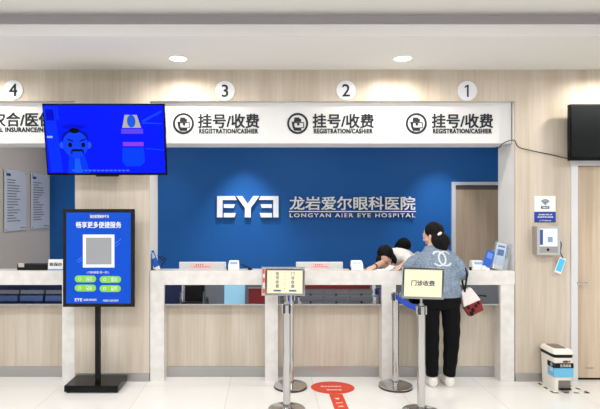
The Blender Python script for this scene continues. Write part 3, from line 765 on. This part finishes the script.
# left brochure rack
def leaflet(x, y, z, w, h, tilt, yaw, m, lab, name='leaflet', grp=None, m2=None, roll=0):
    t = thing(name, lab, 'leaflet', (x, y, z), grp)
    t.rotation_euler = (tilt, roll, yaw)
    obj('sheet', B(-w/2, w/2, 0, .004, 0, h), m, t, local=True)
    obj('header_block', B(-w*.35, w*.35, -.0008, 0, h*.62, h*.9), m2 or PAPER, t, local=True)
    obj('footer_block', B(-w/2, w/2, -.0006, 0, 0, h*.18), PAPER, t, local=True)
    return t
BL = mat('leaflet_blue', (28,92,196), .4); BLL = mat('leaflet_pale', (188,206,232), .4)
leaflet(X(158,.06), .06, CT+.002, .06, .195, 0, -.35, BL, 'blue leaflet leaning at the left end of the main counter', m2=BLL, roll=-.42)
bm = B(X(151.2,.1), X(152.2,.1), .05, .14, CT, CT+.16); box(bm, X(152.2,.1), X(157,.1), .05, .14, CT, CT+.004)
tag(obj('leaflet_rack', bm, mat('rack_grey', (90,92,96), .4, clear=.25)), 'small dark clear rack behind the leaning blue leaflet', 'rack')
bm = tube(bmesh.new(), smoothpath([(X(157,.12),.12,CT+.135), (X(160,.12),.12,CT+.12), (X(162,.12),.12,CT+.09), (X(164,.12),.12,CT+.115), (X(166,.12),.12,CT+.1), (X(163,.12),.12,CT+.06), (X(160,.12),.13,CT+.003)]), .0035)
tube(bm, smoothpath([(X(158,.12),.13,CT+.11), (X(162,.12),.125,CT+.125), (X(165,.12),.12,CT+.108), (X(161,.12),.12,CT+.08)]), .003)
tag(obj('reading_glasses', bm, BLACKM, smooth=True), 'dark reading glasses on a cord beside the leaning blue leaflet', 'glasses')
# right brochures
leaflet(X(485,.04), .04, CT+.002, .085, .2, -.1, .2, BL, 'blue leaflet standing beside the clear holder at the right end', m2=mat('leaflet_mid', (96,140,220), .4), roll=.42)
t = thing('leaflet_holder', 'clear acrylic leaflet holder at the right end of the main counter', 'leaflet holder', (X(498,.1), .1, CT))
t.rotation_euler = (0, .2, 0)
bm = B(-.06, .06, -.05, .05, 0, .004); box(bm, -.06, .06, -.05, -.046, .004, .12); box(bm, -.06, -.056, -.046, .05, .004, .2); box(bm, .056, .06, -.046, .05, .004, .27); box(bm, -.056, .056, .046, .05, .004, .27)
obj('case', bm, ACRYL, t, local=True)
obj('divider', B(-.055, .055, -.002, .001, .005, .2), ACRYL, t, local=True)
for i, (dx, dy, hh, m_, l_) in enumerate(((-.02, -.03, .19, BLL, 'pale leaflet at the front of the clear holder'), (.0, .012, .225, mat('leaflet_white', (214,220,230), .4), 'taller white leaflet at the back of the clear holder'))):
    leaflet(X(498,.1)+dx, .1+dy, CT+.010, .098, hh+.025, -.04, 0, m_, l_, m2=mat('leaflet_steel', (84,112,160), .4), roll=.2)
# left counter: device and card
bx = B(X(19,.1), X(50,.1), .06, .16, CT, Z(264.3,.06), bev=.004)
t = thing('card_machine', 'long low black machine on the left counter', 'machine', (X(35,.1), .1, CT))
obj('body', bx, BLACKM, t)
obj('silver_end', B(X(18.6,.06), X(24.5,.06), .052, .0605, CT+.03, CT+.07, bev=.003), mat('silver_plastic', (190,188,184), .35, .3), t)
t = thing('counter_card', 'white card with three black characters standing on the left counter', 'sign', (X(55,.05), .05, CT))
M = Matrix.Translation((X(55.5,.05), .05, CT)) @ Matrix.Rotation(-.2, 4, 'X')
obj('card', box(bmesh.new(), -.075, .075, 0, .004, 0, .105, M=M), PAPER, t)
obj('card_back', box(bmesh.new(), -.075, .075, .0, .004, 0, .105, M=Matrix.Translation((X(55.5,.05), .088, CT)) @ Matrix.Rotation(.16, 4, 'X')), PAPER, t)
me = text_mesh('医保办', .0, .058, -.0012, w=.12, h=.034, bold=.02); me.transform(M); obj('lettering', None, DARKTXT, t, me=me)
obj('blue_edge', box(bmesh.new(), -.075, .075, -.001, 0, 0, .014, M=M), mat('edge_blue', (130,158,196), .5), t)
# papers in front of the staff member
def sheet(x, y, w, d, rot, lab, lift=.03, z=.0):
    bm = bmesh.new(); n = 8; V = []
    for i in range(n+1):
        for j in range(n+1):
            a, b = (i/n-.5)*w, (j/n-.5)*d
            V.append(Vector((a, b, .002 + lift*max(0, (i/n-.55))**2*4)))
    R = Matrix.Translation((x,y,CT+z)) @ Matrix.Rotation(rot, 4, 'Z')
    top = [bm.verts.new(R @ v) for v in V]; bot = [bm.verts.new(R @ (v-Vector((0,0,.0012)))) for v in V]
    q = lambda i, j: i*(n+1)+j
    for i in range(n):
        for j in range(n):
            bm.faces.new((top[q(i,j)], top[q(i+1,j)], top[q(i+1,j+1)], top[q(i,j+1)])); bm.faces.new((bot[q(i,j)], bot[q(i,j+1)], bot[q(i+1,j+1)], bot[q(i+1,j)]))
    for k in range(n):
        for a, b in (((k,0),(k+1,0)), ((k+1,n),(k,n)), ((0,k+1),(0,k)), ((n,k),(n,k+1))):
            bm.faces.new((top[q(*a)], bot[q(*a)], bot[q(*b)], top[q(*b)]))
    tag(obj('paper_sheet', bm, PAPER, smooth=True), lab, 'paper', 'papers on the main counter')
sheet(X(384,.08), .08, .17, .12, .2, 'loose white sheet on the counter under the bowed white-shirted clerk', .05)
sheet(X(396,.1), .085, .14, .11, -.3, 'second loose sheet, right of the first, by the woman', .09, .003)

# ------------------------------------------------------------------ people
SKIN = mat('skin', (222,180,156), .5, col2=(214,170,146), ns=20)
HAIR = mat('black_hair', (10,9,10), .55, spec=.15, bump=.6, scale=(1,1,8), ns=40)
def head_parts(bm, M):
    ball(bm, (0,-.005,.015), .074, .09, .1, M); ball(bm, (0,.026,-.045), .055, .058, .062, M); ball(bm, (0,.05,-.085), .024, .022, .018, M)
    loft(bm, [(M @ Vector((0,.082,.02)), .007,.006), (M @ Vector((0,.096,-.01)), .010,.009), (M @ Vector((0,.102,-.026)), .014,.010), (M @ Vector((0,.088,-.034)), .012,.008)], 10)
    for s in (-1, 1):
        ball(bm, (s*.075,-.006,-.012), .009, .017, .03, M, 12); ball(bm, (s*.04,.05,-.03), .024, .026, .022, M, 12)
        ball(bm, (s*.03,.083,.026), .018, .008, .006, M, 10)
    ball(bm, (0,.084,-.056), .022, .01, .005, M, 12); ball(bm, (0,.083,-.066), .018, .01, .006, M, 12)
def eyes(M, body):
    bm = bmesh.new()
    for s in (-1, 1): ball(bm, (s*.03,.079,.006), .013, .009, .007, M, 12)
    obj('eyes', bm, mat('eye_white', (230,228,224), .3), body, smooth=True)
    bm = bmesh.new()
    for s in (-1, 1): ball(bm, (s*.03,.0865,.006), .006, .003, .006, M, 10)
    obj('pupils', bm, BLACKM, body, smooth=True)
    bm = bmesh.new()
    for s in (-1, 1): ball(bm, (s*.031,.087,.028), .017, .005, .003, M, 10)
    obj('eyebrows', bm, HAIR, body, smooth=True)
def hand(bm, wrist, d, up, side, curl=.5):
    """wrist point, finger direction d, back-of-hand normal up, thumb side (+1: along d x up)"""
    d = Vector(d).normalized(); up = Vector(up); up = (up - d*up.dot(d)).normalized(); s = d.cross(up)*side; w = Vector(wrist)
    u = s
    loft(bm, [(w, .022,.017), (w+d*.03, .032,.015), (w+d*.075, .037,.013), (w+d*.085, .034,.01)], 14, ref=u)
    for k, (o, l) in enumerate(((.027,.07), (.009,.078), (-.009,.072), (-.027,.056))):
        p = w+d*.078+u*o; c = curl*(1+.1*k); a = p; pts = [(a, .0085)]; ang = 0
        for seg in (.42, .32, .26):
            ang += c*.55; a = a + (d*math.cos(ang) - up*math.sin(ang))*l*seg; pts.append((a, .0078-.001*len(pts)*.5))
        loft(bm, [(q, r, r) for q, r in pts], 8, ref=u)
    b = w+d*.022+u*.02
    loft(bm, [(b, .012,.011), (b+d*.022+u*.022-up*.006, .0095,.0095), (b+d*.05+u*.03-up*.014, .0075,.0075)], 8, ref=up)
def limb(bm, pts, n=16):
    P = smoothpath([p[0] for p in pts], 4); rr = []
    for i in range(len(pts)-1):
        for j in range(4): f = j/4; rr.append(pts[i][1]*(1-f)+pts[i+1][1]*f)
    rr.append(pts[-1][1]); loft(bm, [(p, r, r) for p, r in zip(P, rr)], n)

# --- woman in the denim jacket
t = thing('person', 'person in a pale denim jacket and black trousers leaning on the counter, seen from behind', 'person', (1.6, -.13, 0))
HM = Matrix.Translation((1.572, -.0, 1.39)) @ Matrix.Rotation(math.radians(48), 4, 'Z') @ Matrix.Rotation(math.radians(-14), 4, 'X')
bm = bmesh.new(); head_parts(bm, HM)
loft(bm, [((1.575,-.19,.84), .13,.09), ((1.575,-.16,.98), .115,.08), ((1.57,-.11,1.12), .13,.085), ((1.565,-.08,1.22), .14,.07), ((1.56,-.06,1.265), .07,.05), ((1.56,-.04,1.31), .046,.046), ((1.56,-.015,1.37), .045,.045)], 20)
RS, RE, RW = (1.725,-.08,1.19), (1.805,-.15,1.03), (1.765,.045,1.09)
LS, LE, LWr = (1.40,-.08,1.2), (1.315,-.06,1.085), (1.42,.06,1.09)
for S_, E_, W_ in ((RS,RE,RW), (LS,LE,LWr)): limb(bm, [(S_,.045), (E_,.035), (W_,.024)])
hand(bm, RW, (-.7,.5,-.05), (0,0,1), -1, .4); hand(bm, LWr, (.8,.4,-.05), (0,0,1), 1, .4)
for hx, kx, ax in ((1.49,1.505,1.52), (1.66,1.688,1.677)):
    limb(bm, [((hx,-.19,.85),.085), ((kx,-.165,.48),.055), ((ax,-.135,.09),.036)])
    loft(bm, [((ax,-.16,.045), .032,.03), ((ax,-.1,.05), .035,.035), ((ax,.0,.035), .036,.02), ((ax,.035,.03), .025,.015)], 14)
body = obj('body', None, SKIN, t, me=solid(bm, .0055, 3), smooth=False)
eyes(HM, body)
# hair: cap and low bun
bm = bmesh.new(); ball(bm, (0,-.02,.032), .084, .092, .098, HM, 24); ball(bm, (0,-.045,-.02), .07, .065, .07, HM, 20)
ball(bm, (1.61,-.11,1.335), .08, .07, .09, None, 20); ball(bm, (1.60,-.07,1.38), .05, .05, .05)
for k in range(7):
    a = k*.9; limb(bm, [((1.60+.05*math.cos(a), -.10-.04*math.sin(a), 1.40), .02), ((1.61+.07*math.cos(a), -.11-.055*math.sin(a), 1.335), .022), ((1.615+.03*math.cos(a), -.12, 1.25), .012)], 8)
hair = obj('hair', None, HAIR, t, me=solid(bm, .006, 3))
bm = bmesh.new(); loft(bm, [((1.57,-.145,1.402), .008,.012), ((1.585,-.152,1.413), .014,.016), ((1.6,-.15,1.425), .008,.012)], 12)
obj('hair_clip', bm, mat('clip_pearl', (226,224,220), .25), hair, smooth=True)
# jacket
DEN = mat('denim', (146,160,176), .9, col2=(104,120,140), ns=75, spec=.1, bump=.4)
bm = bmesh.new()
loft(bm, [((1.575,-.175,.852), .187,.125), ((1.575,-.175,.90), .192,.13), ((1.575,-.15,1.0), .183,.122), ((1.572,-.115,1.12), .185,.118), ((1.567,-.085,1.2), .178,.1), ((1.563,-.065,1.25), .125,.075), ((1.56,-.05,1.285), .07,.06)], 28)
limb(bm, [((1.69,-.085,1.19),.072), ((1.765,-.115,1.11),.066), (RE,.055), ((1.80,-.08,1.062),.05), ((RW[0]+.012,RW[1]-.02,RW[2]+.002),.04)])
limb(bm, [((1.44,-.085,1.19),.072), ((1.365,-.08,1.14),.066), (LE,.055), ((1.355,-.0,1.105),.048), ((LWr[0]-.02,LWr[1]-.01,LWr[2]+.004),.04)])
jk = solid(bm, .009, 5)
for v in jk.vertices:                      # cloth folds
    n_ = math.sin(v.co.z*70 + 5*math.sin(v.co.x*16)) * .003 + math.sin(v.co.x*60+v.co.z*25)*.002
    v.co += v.normal * n_
jacket = obj('jacket', None, DEN, t, me=jk)
jw = Matrix.Translation(worldloc(jacket))
tree = BVHTree.FromPolygons([jw @ v.co for v in jk.vertices], [tuple(p.vertices) for p in jk.polygons])
def project(bm, off=.004):
    for v in bm.verts:
        hit = tree.ray_cast(Vector((v.co.x, -1.5, v.co.z)), Vector((0,1,0)))
        if hit[0]: v.co = Vector((v.co.x, hit[0].y - off + (0 if v.co.y < 0 else .003), v.co.z))
    return bm
LOGO = mat('logo_pale', (206,212,220), .8)
lx, lz = X(442, -.2), Z(258.5, -.2)
for s in (-1, 1):
    bm = ring_prism(bmesh.new(), lx+s*.030, lz, .054, .068, -.001, .002, (PI*.22 if s > 0 else PI*1.22), (PI*1.78 if s > 0 else PI*2.78), 48)
    bmesh.ops.subdivide_edges(bm, edges=bm.edges[:], cuts=1)
    obj('logo_print', project(bm), LOGO, jacket)
bm = bmesh.new()
loft(bm, [((1.56,-.055,1.262), .098,.078), ((1.562,-.05,1.287), .078,.066), ((1.562,-.046,1.292), .066,.056), ((1.562,-.05,1.27), .07,.058)], 28)
obj('collar', bm, DEN, jacket, smooth=True)
bm = bmesh.new(); loft(bm, [((1.575,-.175,.842), .188,.126), ((1.575,-.175,.878), .194,.132)], 36)
obj('waistband', bm, DEN, jacket, smooth=True)
bm = bmesh.new()
for xx in (1.50, 1.65):
    for k in range(24): box(bm, xx+(k/24-.5)*.02-.001, xx+(k/24-.5)*.02+.001, -.001, .001, .9+k*.0085, .909+k*.0085)
obj('back_seams', project(bm, .002), mat('seam_blue', (104,124,150), .8), jacket)
# trousers
BLK = mat('black_cloth', (12,13,15), .9, spec=.15)
bm = bmesh.new()
loft(bm, [((1.575,-.18,.90), .15,.105), ((1.575,-.185,.82), .185,.12), ((1.578,-.18,.76), .18,.11), ((1.58,-.18,.735), .14,.08)], 24)
limb(bm, [((1.49,-.18,.78),.09), ((1.495,-.175,.6),.076), ((1.505,-.165,.45),.069), ((1.515,-.145,.25),.062), ((1.52,-.135,.1),.055)])
limb(bm, [((1.67,-.18,.78),.09), ((1.682,-.175,.6),.08), ((1.688,-.165,.45),.073), ((1.684,-.145,.25),.064), ((1.677,-.135,.1),.053)])
tr = solid(bm, .009, 4)
for v in tr.vertices: v.co += v.normal*math.sin(v.co.z*45+v.co.x*20)*.002
obj('trousers', None, BLK, t, me=tr)
for ax in (1.522, 1.677):
    bm = bmesh.new()
    loft(bm, [((ax,-.185,.05), .028,.038), ((ax,-.165,.055), .042,.048), ((ax,-.10,.055), .046,.05), ((ax,-.03,.042), .048,.034), ((ax,.04,.034), .044,.024), ((ax,.065,.03), .028,.016)], 20, power=2.6)
    sh = obj('shoe', None, mat('shoe_white', (236,232,226), .5), t, me=solid(bm, .006, 2))
    bm = bmesh.new(); P = [(ax+.046*math.cos(a)*(1 if abs(math.sin(a)) < .9 else .8), -.06+.128*math.sin(a)) for a in [2*PI*k/32 for k in range(32)]]
    flat(bm, P, .016, .0155); obj('sole', bm, mat('sole_offwhite', (216,208,198), .6), sh)
    

# --- bag on her arm
t = thing('shopping_bag', 'white and red paper bag hanging from the woman’s right arm', 'bag', (1.87,-.17,.70))
M = Matrix.Translation((1.815,-.165,.90)) @ Matrix.Rotation(math.radians(-24), 4, 'Y')
def bagbox(z0, z1, w0, w1, d=.028, x0=0, x1=0):
    bm = bmesh.new(); V = []
    for zz, ww, xx in ((z0, w0, x0), (z1, w1, x1)):
        for a, b in ((-1,-1),(1,-1),(1,1),(-1,1)): V.append(bm.verts.new(M @ Vector((xx+a*ww, b*d, zz))))
    for f in ((3,2,1,0),(4,5,6,7),(0,1,5,4),(1,2,6,5),(2,3,7,6),(3,0,4,7)): bm.faces.new([V[i] for i in f])
    bmesh.ops.bevel(bm, geom=bm.edges[:], offset=.005, segments=1, affect='EDGES'); return bm
obj('upper_panel', bagbox(-.135, 0, .085, .05), mat('bag_white', (228,222,218), .6), t)
lowr = obj('lower_panel', bagbox(-.235, -.136, .07, .086), mat('bag_red', (132,24,30), .6), t)
bm = bmesh.new()
for a, b, c in ((-.05,-.15,.012), (-.02,-.19,.014), (.02,-.165,.012), (-.045,-.215,.016), (.05,-.15,.010)): box(bm, a-c, a+c, -.034, -.030, b-c*1.3, b+c*1.3, M=M)
obj('black_patches', bm, BLACKM, lowr)
obj('strap', tube(bmesh.new(), smoothpath([M @ Vector((-.02,-.025,-.01)), (1.805,-.205,.96), (1.81,-.215,1.02), (1.815,-.20,1.07), (1.81,-.14,1.105), (1.81,-.085,1.05), (1.815,-.09,.98), M @ Vector((-.01,.02,-.01))]), .009), BLACKM, t, smooth=True)

# --- clerk in white, bowed over the counter
t = thing('person', 'clerk in a white shirt bowed low over papers behind the counter', 'person', (1.5, .98, 0))
HM = Matrix.Translation((1.215, .43, 1.135)) @ Matrix.Rotation(math.radians(158), 4, 'Z') @ Matrix.Rotation(math.radians(-38), 4, 'X')
bm = bmesh.new(); head_parts(bm, HM)
loft(bm, [((1.5,.98,.86), .15,.11), ((1.48,.9,1.0), .13,.1), ((1.43,.74,1.09), .15,.1), ((1.36,.6,1.12), .14,.08), ((1.3,.54,1.125), .07,.055), ((1.24,.47,1.13), .046,.046)], 20)
A1, A2, A3 = (1.24,.58,1.08), (1.16,.37,1.08), (1.04,.15,1.075)
B1, B2, B3 = (1.47,.56,1.1), (1.44,.36,1.09), (1.31,.16,1.082)
limb(bm, [(A1,.045), (A2,.037), (A3,.024)]); limb(bm, [(B1,.045), (B2,.037), (B3,.024)])
hand(bm, A3, (-.6,-.8,-.1), (0,0,1), 1, .5); hand(bm, B3, (-.5,-.8,-.08), (0,0,1), 1, .6)
for s in (-.08, .08):
    limb(bm, [((1.5+s,.98,.86),.085), ((1.5+s,1.0,.48),.055), ((1.5+s,1.02,.09),.036)])
    loft(bm, [((1.5+s,1.05,.05), .032,.03), ((1.5+s,.95,.05), .035,.035), ((1.5+s,.85,.03), .025,.015)], 12)
body = obj('body', None, SKIN, t, me=solid(bm, .0055, 3)); eyes(HM, body)
bm = bmesh.new(); ball(bm, (0,-.022,.034), .086, .094, .1, HM, 24); ball(bm, (-.0,-.03,-.03), .084, .07, .09, HM, 20)
limb(bm, [((1.165,.42,1.16),.035), ((1.13,.37,1.12),.028), ((1.12,.34,1.08),.014)], 10); limb(bm, [((1.27,.44,1.17),.035), ((1.3,.40,1.12),.03), ((1.3,.38,1.08),.014)], 10)
obj('hair', None, HAIR, t, me=solid(bm, .006, 3))
SHIRT = mat('shirt_white', (236,234,230), .8, spec=.15)
bm = bmesh.new()
loft(bm, [((1.5,.985,.84), .175,.13), ((1.48,.9,1.01), .16,.125), ((1.435,.75,1.09), .175,.115), ((1.37,.62,1.125), .165,.1), ((1.32,.56,1.13), .11,.075), ((1.29,.52,1.13), .065,.06)], 24)
limb(bm, [((1.28,.6,1.1),.075), ((1.21,.5,1.09),.065), ((1.175,.4,1.085),.052)]); limb(bm, [((1.45,.6,1.12),.078), ((1.455,.46,1.105),.065), ((1.44,.37,1.095),.052)])
obj('shirt', None, SHIRT, t, me=solid(bm, .009, 4))
NAVY = mat('navy_cloth', (28,34,56), .85)
bm = bmesh.new(); loft(bm, [((1.5,.985,.9), .15,.11), ((1.5,.985,.75), .165,.115)], 20)
for s in (-.08, .08): limb(bm, [((1.5+s,.985,.78),.088), ((1.5+s,1.0,.48),.07), ((1.5+s,1.02,.09),.055)])
obj('trousers', None, NAVY, t, me=solid(bm, .01, 3))
bm = bmesh.new()
for s in (-.08, .08): loft(bm, [((1.5+s,1.08,.05), .03,.045), ((1.5+s,.98,.05), .044,.05), ((1.5+s,.84,.03), .035,.022)], 14)
obj('shoes', bm, BLACKM, t, smooth=True)
obj('wristwatch', loft(bmesh.new(), [(Vector(A3)+Vector((.012,.022,.001)), .029,.029), (Vector(A3)+Vector((.004,.004,.0)), .029,.029)], 20), BLACKM, t, smooth=True)

# --- clerk seated behind, only the top of the head showing
hx, hy, hz = X(402.5,1.45), 1.45, Z(246.5,1.45)
t = thing('person', 'dark haired clerk seated farther back, only the head showing above the bowed clerk', 'person', (hx, 1.6, 0))
HM = Matrix.Translation((hx, hy, hz-.02)) @ Matrix.Rotation(math.radians(205), 4, 'Z') @ Matrix.Rotation(math.radians(-62), 4, 'X')
bm = bmesh.new(); head_parts(bm, HM)
loft(bm, [((hx,1.66,.56), .15,.11), ((hx,1.64,.75), .125,.1), ((hx,1.58,.93), .14,.1), ((hx,1.54,1.0), .13,.08), ((hx,1.52,1.035), .07,.055), ((hx,1.48,1.1), .046,.046)], 20)
for s in (-1, 1):
    limb(bm, [((hx+s*.16,1.55,.99),.045), ((hx+s*.2,1.45,.78),.037), ((hx+s*.1,1.33,.68),.026)])
    hand(bm, (hx+s*.1,1.33,.68), (-s*.4,-.8,-.3), (0,0,1), 1, .5)
    limb(bm, [((hx+s*.08,1.64,.56),.08), ((hx+s*.1,1.27,.54),.058), ((hx+s*.1,1.25,.1),.036)])
    loft(bm, [((hx+s*.1,1.28,.05), .032,.03), ((hx+s*.1,1.2,.05), .035,.035), ((hx+s*.1,1.1,.03), .025,.015)], 12)
body = obj('body', None, SKIN, t, me=solid(bm, .0065, 3)); eyes(HM, body)
bm = bmesh.new(); ball(bm, (0,-.022,.034), .085, .093, .1, HM, 24); ball(bm, (0,-.035,-.02), .078, .065, .08, HM, 20)
obj('hair', None, HAIR, t, me=solid(bm, .007, 3))
bm = bmesh.new()
loft(bm, [((hx,1.665,.52), .175,.13), ((hx,1.64,.75), .155,.125), ((hx,1.585,.93), .165,.115), ((hx,1.545,1.005), .15,.09), ((hx,1.525,1.04), .075,.065)], 24)
for s in (-1, 1): limb(bm, [((hx+s*.14,1.55,.99),.07), ((hx+s*.2,1.46,.82),.055)])
obj('shirt', None, SHIRT, t, me=solid(bm, .01, 4))
bm = bmesh.new(); loft(bm, [((hx,1.66,.62), .15,.11), ((hx,1.66,.53), .16,.12)], 20)
for s in (-1, 1): limb(bm, [((hx+s*.08,1.64,.565),.088), ((hx+s*.1,1.3,.545),.07), ((hx+s*.1,1.25,.45),.065), ((hx+s*.1,1.25,.1),.055)])
obj('trousers', None, NAVY, t, me=solid(bm, .011, 3))
bm = bmesh.new()
for s in (-1, 1): loft(bm, [((hx+s*.1,1.31,.05), .03,.045), ((hx+s*.1,1.23,.05), .044,.05), ((hx+s*.1,1.09,.03), .035,.022)], 14)
obj('shoes', bm, BLACKM, t, smooth=True)
t = thing('office_chair', 'dark office chair under the seated clerk behind the counter', 'chair', (hx, 1.66, 0))
obj('seat', loft(bmesh.new(), [((hx,1.62,.39), .2,.2), ((hx,1.62,.41), .23,.23), ((hx,1.62,.44), .22,.22)], 28, power=4), BLACKM, t, smooth=True)
obj('backrest', B(hx-.2, hx+.2, 1.84, 1.88, .55, .95, bev=.015), BLACKM, t)
obj('spine', B(hx-.03, hx+.03, 1.82, 1.84, .4, .7), BLACKM, t)
obj('column', cyl(bmesh.new(), hx, 1.62, .08, .39, .025, n=16), BRUSHED, t)
bm = bmesh.new()
for k in range(5):
    a = 2*PI*k/5+.3; tube(bm, [(hx,1.62,.09), (hx+.27*math.cos(a), 1.62+.27*math.sin(a), .06)], .018); ball(bm, (hx+.27*math.cos(a), 1.62+.27*math.sin(a), .028), .028, n=12)
obj('castor_base', bm, BLACKM, t, smooth=True)

# ------------------------------------------------------------------ lobby behind the camera, seen only in the steel strips and posts
PADB = mat('pad_blue', (96,118,168), .5); FRM = mat('bench_steel', (150,154,160), .3, .8)
def bench(x, y, lab, pad):
    t = thing('waiting_bench', lab, 'bench', (x, y, 0), 'lobby waiting benches'); w = 1.65
    obj('beam', B(x-w/2, x+w/2, y-.03, y+.03, .34, .38), FRM, t)
    for k in (-1, 0, 1):
        cx_ = x+k*.56
        obj('seat', B(cx_-.25, cx_+.25, y-.2, y+.26, .41, .45, bev=.012), pad, t)
        obj('backrest', box(bmesh.new(), cx_-.25, cx_+.25, y-.25, y-.21, .5, .62, bev=.012), pad, t)
        obj('back_frame', B(cx_-.26, cx_+.26, y-.27, y-.25, .66, .74), FRM, t)
        obj('back_support', B(cx_-.02, cx_+.02, y-.27, y-.25, .38, .66), BLACKM, t)
    for k in (-1, 1): 
        obj('leg', B(x+k*.6-.02, x+k*.6+.02, y-.25, y+.25, 0, .34), FRM, t)
        obj('armrest', B(x+k*.84-.02, x+k*.84+.02, y-.2, y+.2, .6, .63, bev=.005), BLACKM, t)
for i, x in enumerate((-5.2, -3.4)): bench(x, -6.3, 'blue padded steel waiting bench in the lobby, reflected in the steel strip at left', PADB)
bench(3.9, -6.6, 'grey padded steel waiting bench in the lobby, reflected in the strip at right', mat('pad_grey', (120,122,126), .5))
bench(1.5, -6.3, 'steel waiting bench before a red partition in the lobby, reflected by the woman', mat('pad_grey', (120,122,126), .5))
struct('wall_lobby_column', B(2.45, 2.75, -6.9, -6.5, 0, H2), mat('dark_column', (40,42,48), .5))
def partition(x0, x1, y, m, lab, z0=.0, z1=1.05):
    t = thing('low_partition', lab, 'partition', ((x0+x1)/2, y, 0))
    obj('panel', B(x0, x1, y, y+.04, .02, z1), m, t); obj('top_rail', B(x0-.01, x1+.01, y-.01, y+.05, z1, z1+.03), FRM, t)
    for x in (x0+.05, x1-.1): obj('foot', B(x, x+.05, y-.12, y+.16, 0, .02), FRM, t)
partition(-6.2, -1.95, -6.85, mat('partition_navy', (14,28,78), .5), 'low navy partition behind the blue benches in the lobby')
partition(.75, 2.35, -6.85, mat('partition_grey', (132,134,138), .6), 'low grey partition with a red banner behind a steel bench in the lobby')
tag(obj('banner', B(.8, 2.3, -6.82, -6.805, .76, 1.02), mat('banner_red', (140,30,32), .6)), 'dark red cloth banner on the low partition in the lobby', 'banner')
partition(-1.9, .7, -7.3, mat('partition_grey', (132,134,138), .6), 'low grey partition at the middle of the lobby')
partition(2.8, 6.2, -7.3, mat('partition_grey', (132,134,138), .6), 'low grey partition at the right of the lobby')
# advertising light board and red banner base
t = thing('light_board', 'pale blue standing light board in the lobby, reflected in the strip at centre left', 'sign', (-.72, -6.4, 0))
obj('panel', B(-.95, -.5, -6.43, -6.38, .1, 1.9, bev=.01), mat('board_cyan', (160,214,240), .4, emit=(160,214,240), es=.5), t); obj('foot', B(-1, -.45, -6.55, -6.25, 0, .1), BRUSHED, t)
t = thing('flower_stand', 'dark red draped display table in the lobby, reflected beside the light board', 'table', (-.2, -6.4, 0))
obj('drape', B(-.42, .05, -6.6, -6.2, .02, .78, bev=.02), mat('drape_red', (128,30,32), .8), t); obj('top', B(-.43, .06, -6.62, -6.18, .78, .8), PLINTH, t)
# wheelchair
t = thing('wheelchair', 'black wheelchair in the lobby, reflected in the steel strip at left centre', 'wheelchair', (-1.6, -6.2, 0))
for s in (-.29, .29):
    M = Matrix.Translation((-1.6+s, -6.25, .3)) @ Matrix.Rotation(PI/2, 4, 'Z')
    bm = ring_prism(bmesh.new(), 0, 0, .27, .3, -.012, .024, n=36, M=M)
    for k in range(12): tube(bm, [M @ Vector((0,0,0)), M @ Vector((.27*math.cos(k*PI/6), 0, .27*math.sin(k*PI/6)))], .003, 5)
    obj('wheel', bm, BLACKM, t)
obj('seat', B(-1.82, -1.38, -6.4, -6.0, .46, .5, bev=.01), BLACKM, t); obj('backrest', B(-1.82, -1.38, -6.44, -6.41, .5, .9, bev=.008), BLACKM, t)
bm = bmesh.new()
for s in (-.24, .24): tube(bm, [(-1.6+s,-6.52,.93), (-1.6+s,-6.43,.92), (-1.6+s,-6.43,.3), (-1.6+s,-6.02,.28), (-1.6+s,-5.85,.08)], .012); tube(bm, [(-1.6+s,-6.43,.7), (-1.6+s,-6.05,.7), (-1.6+s,-6.02,.28)], .012)
obj('frame', bm, FRM, t, smooth=True)

# ------------------------------------------------------------------ world, camera, view
w = bpy.data.worlds.new('World'); bpy.context.scene.world = w; w.use_nodes = True
w.node_tree.nodes['Background'].inputs[0].default_value = (.93,.96,1,1); w.node_tree.nodes['Background'].inputs[1].default_value = 1.3
cd = bpy.data.cameras.new('camera'); cam = bpy.data.objects.new('camera', cd); C.objects.link(cam)
cd.sensor_width = 36; cd.lens = F/600*36; cd.sensor_fit = 'HORIZONTAL'; cd.clip_end = 60
cam.location = (0, -D0, EYE); cam.rotation_euler = (PI/2, 0, 0)
cd.shift_x = (300-CX)/600; cd.shift_y = -(204.5-HY)/600
sc = bpy.context.scene; sc.camera = cam
sc.view_settings.view_transform = 'Standard'; sc.view_settings.look = 'None'; sc.view_settings.gamma = 1; sc.view_settings.use_curve_mapping = False
sc.view_settings.exposure = -0.45
sc.cycles.max_bounces = 10; sc.cycles.diffuse_bounces = 5; sc.cycles.transparent_max_bounces = 12; sc.cycles.sample_clamp_indirect = 4
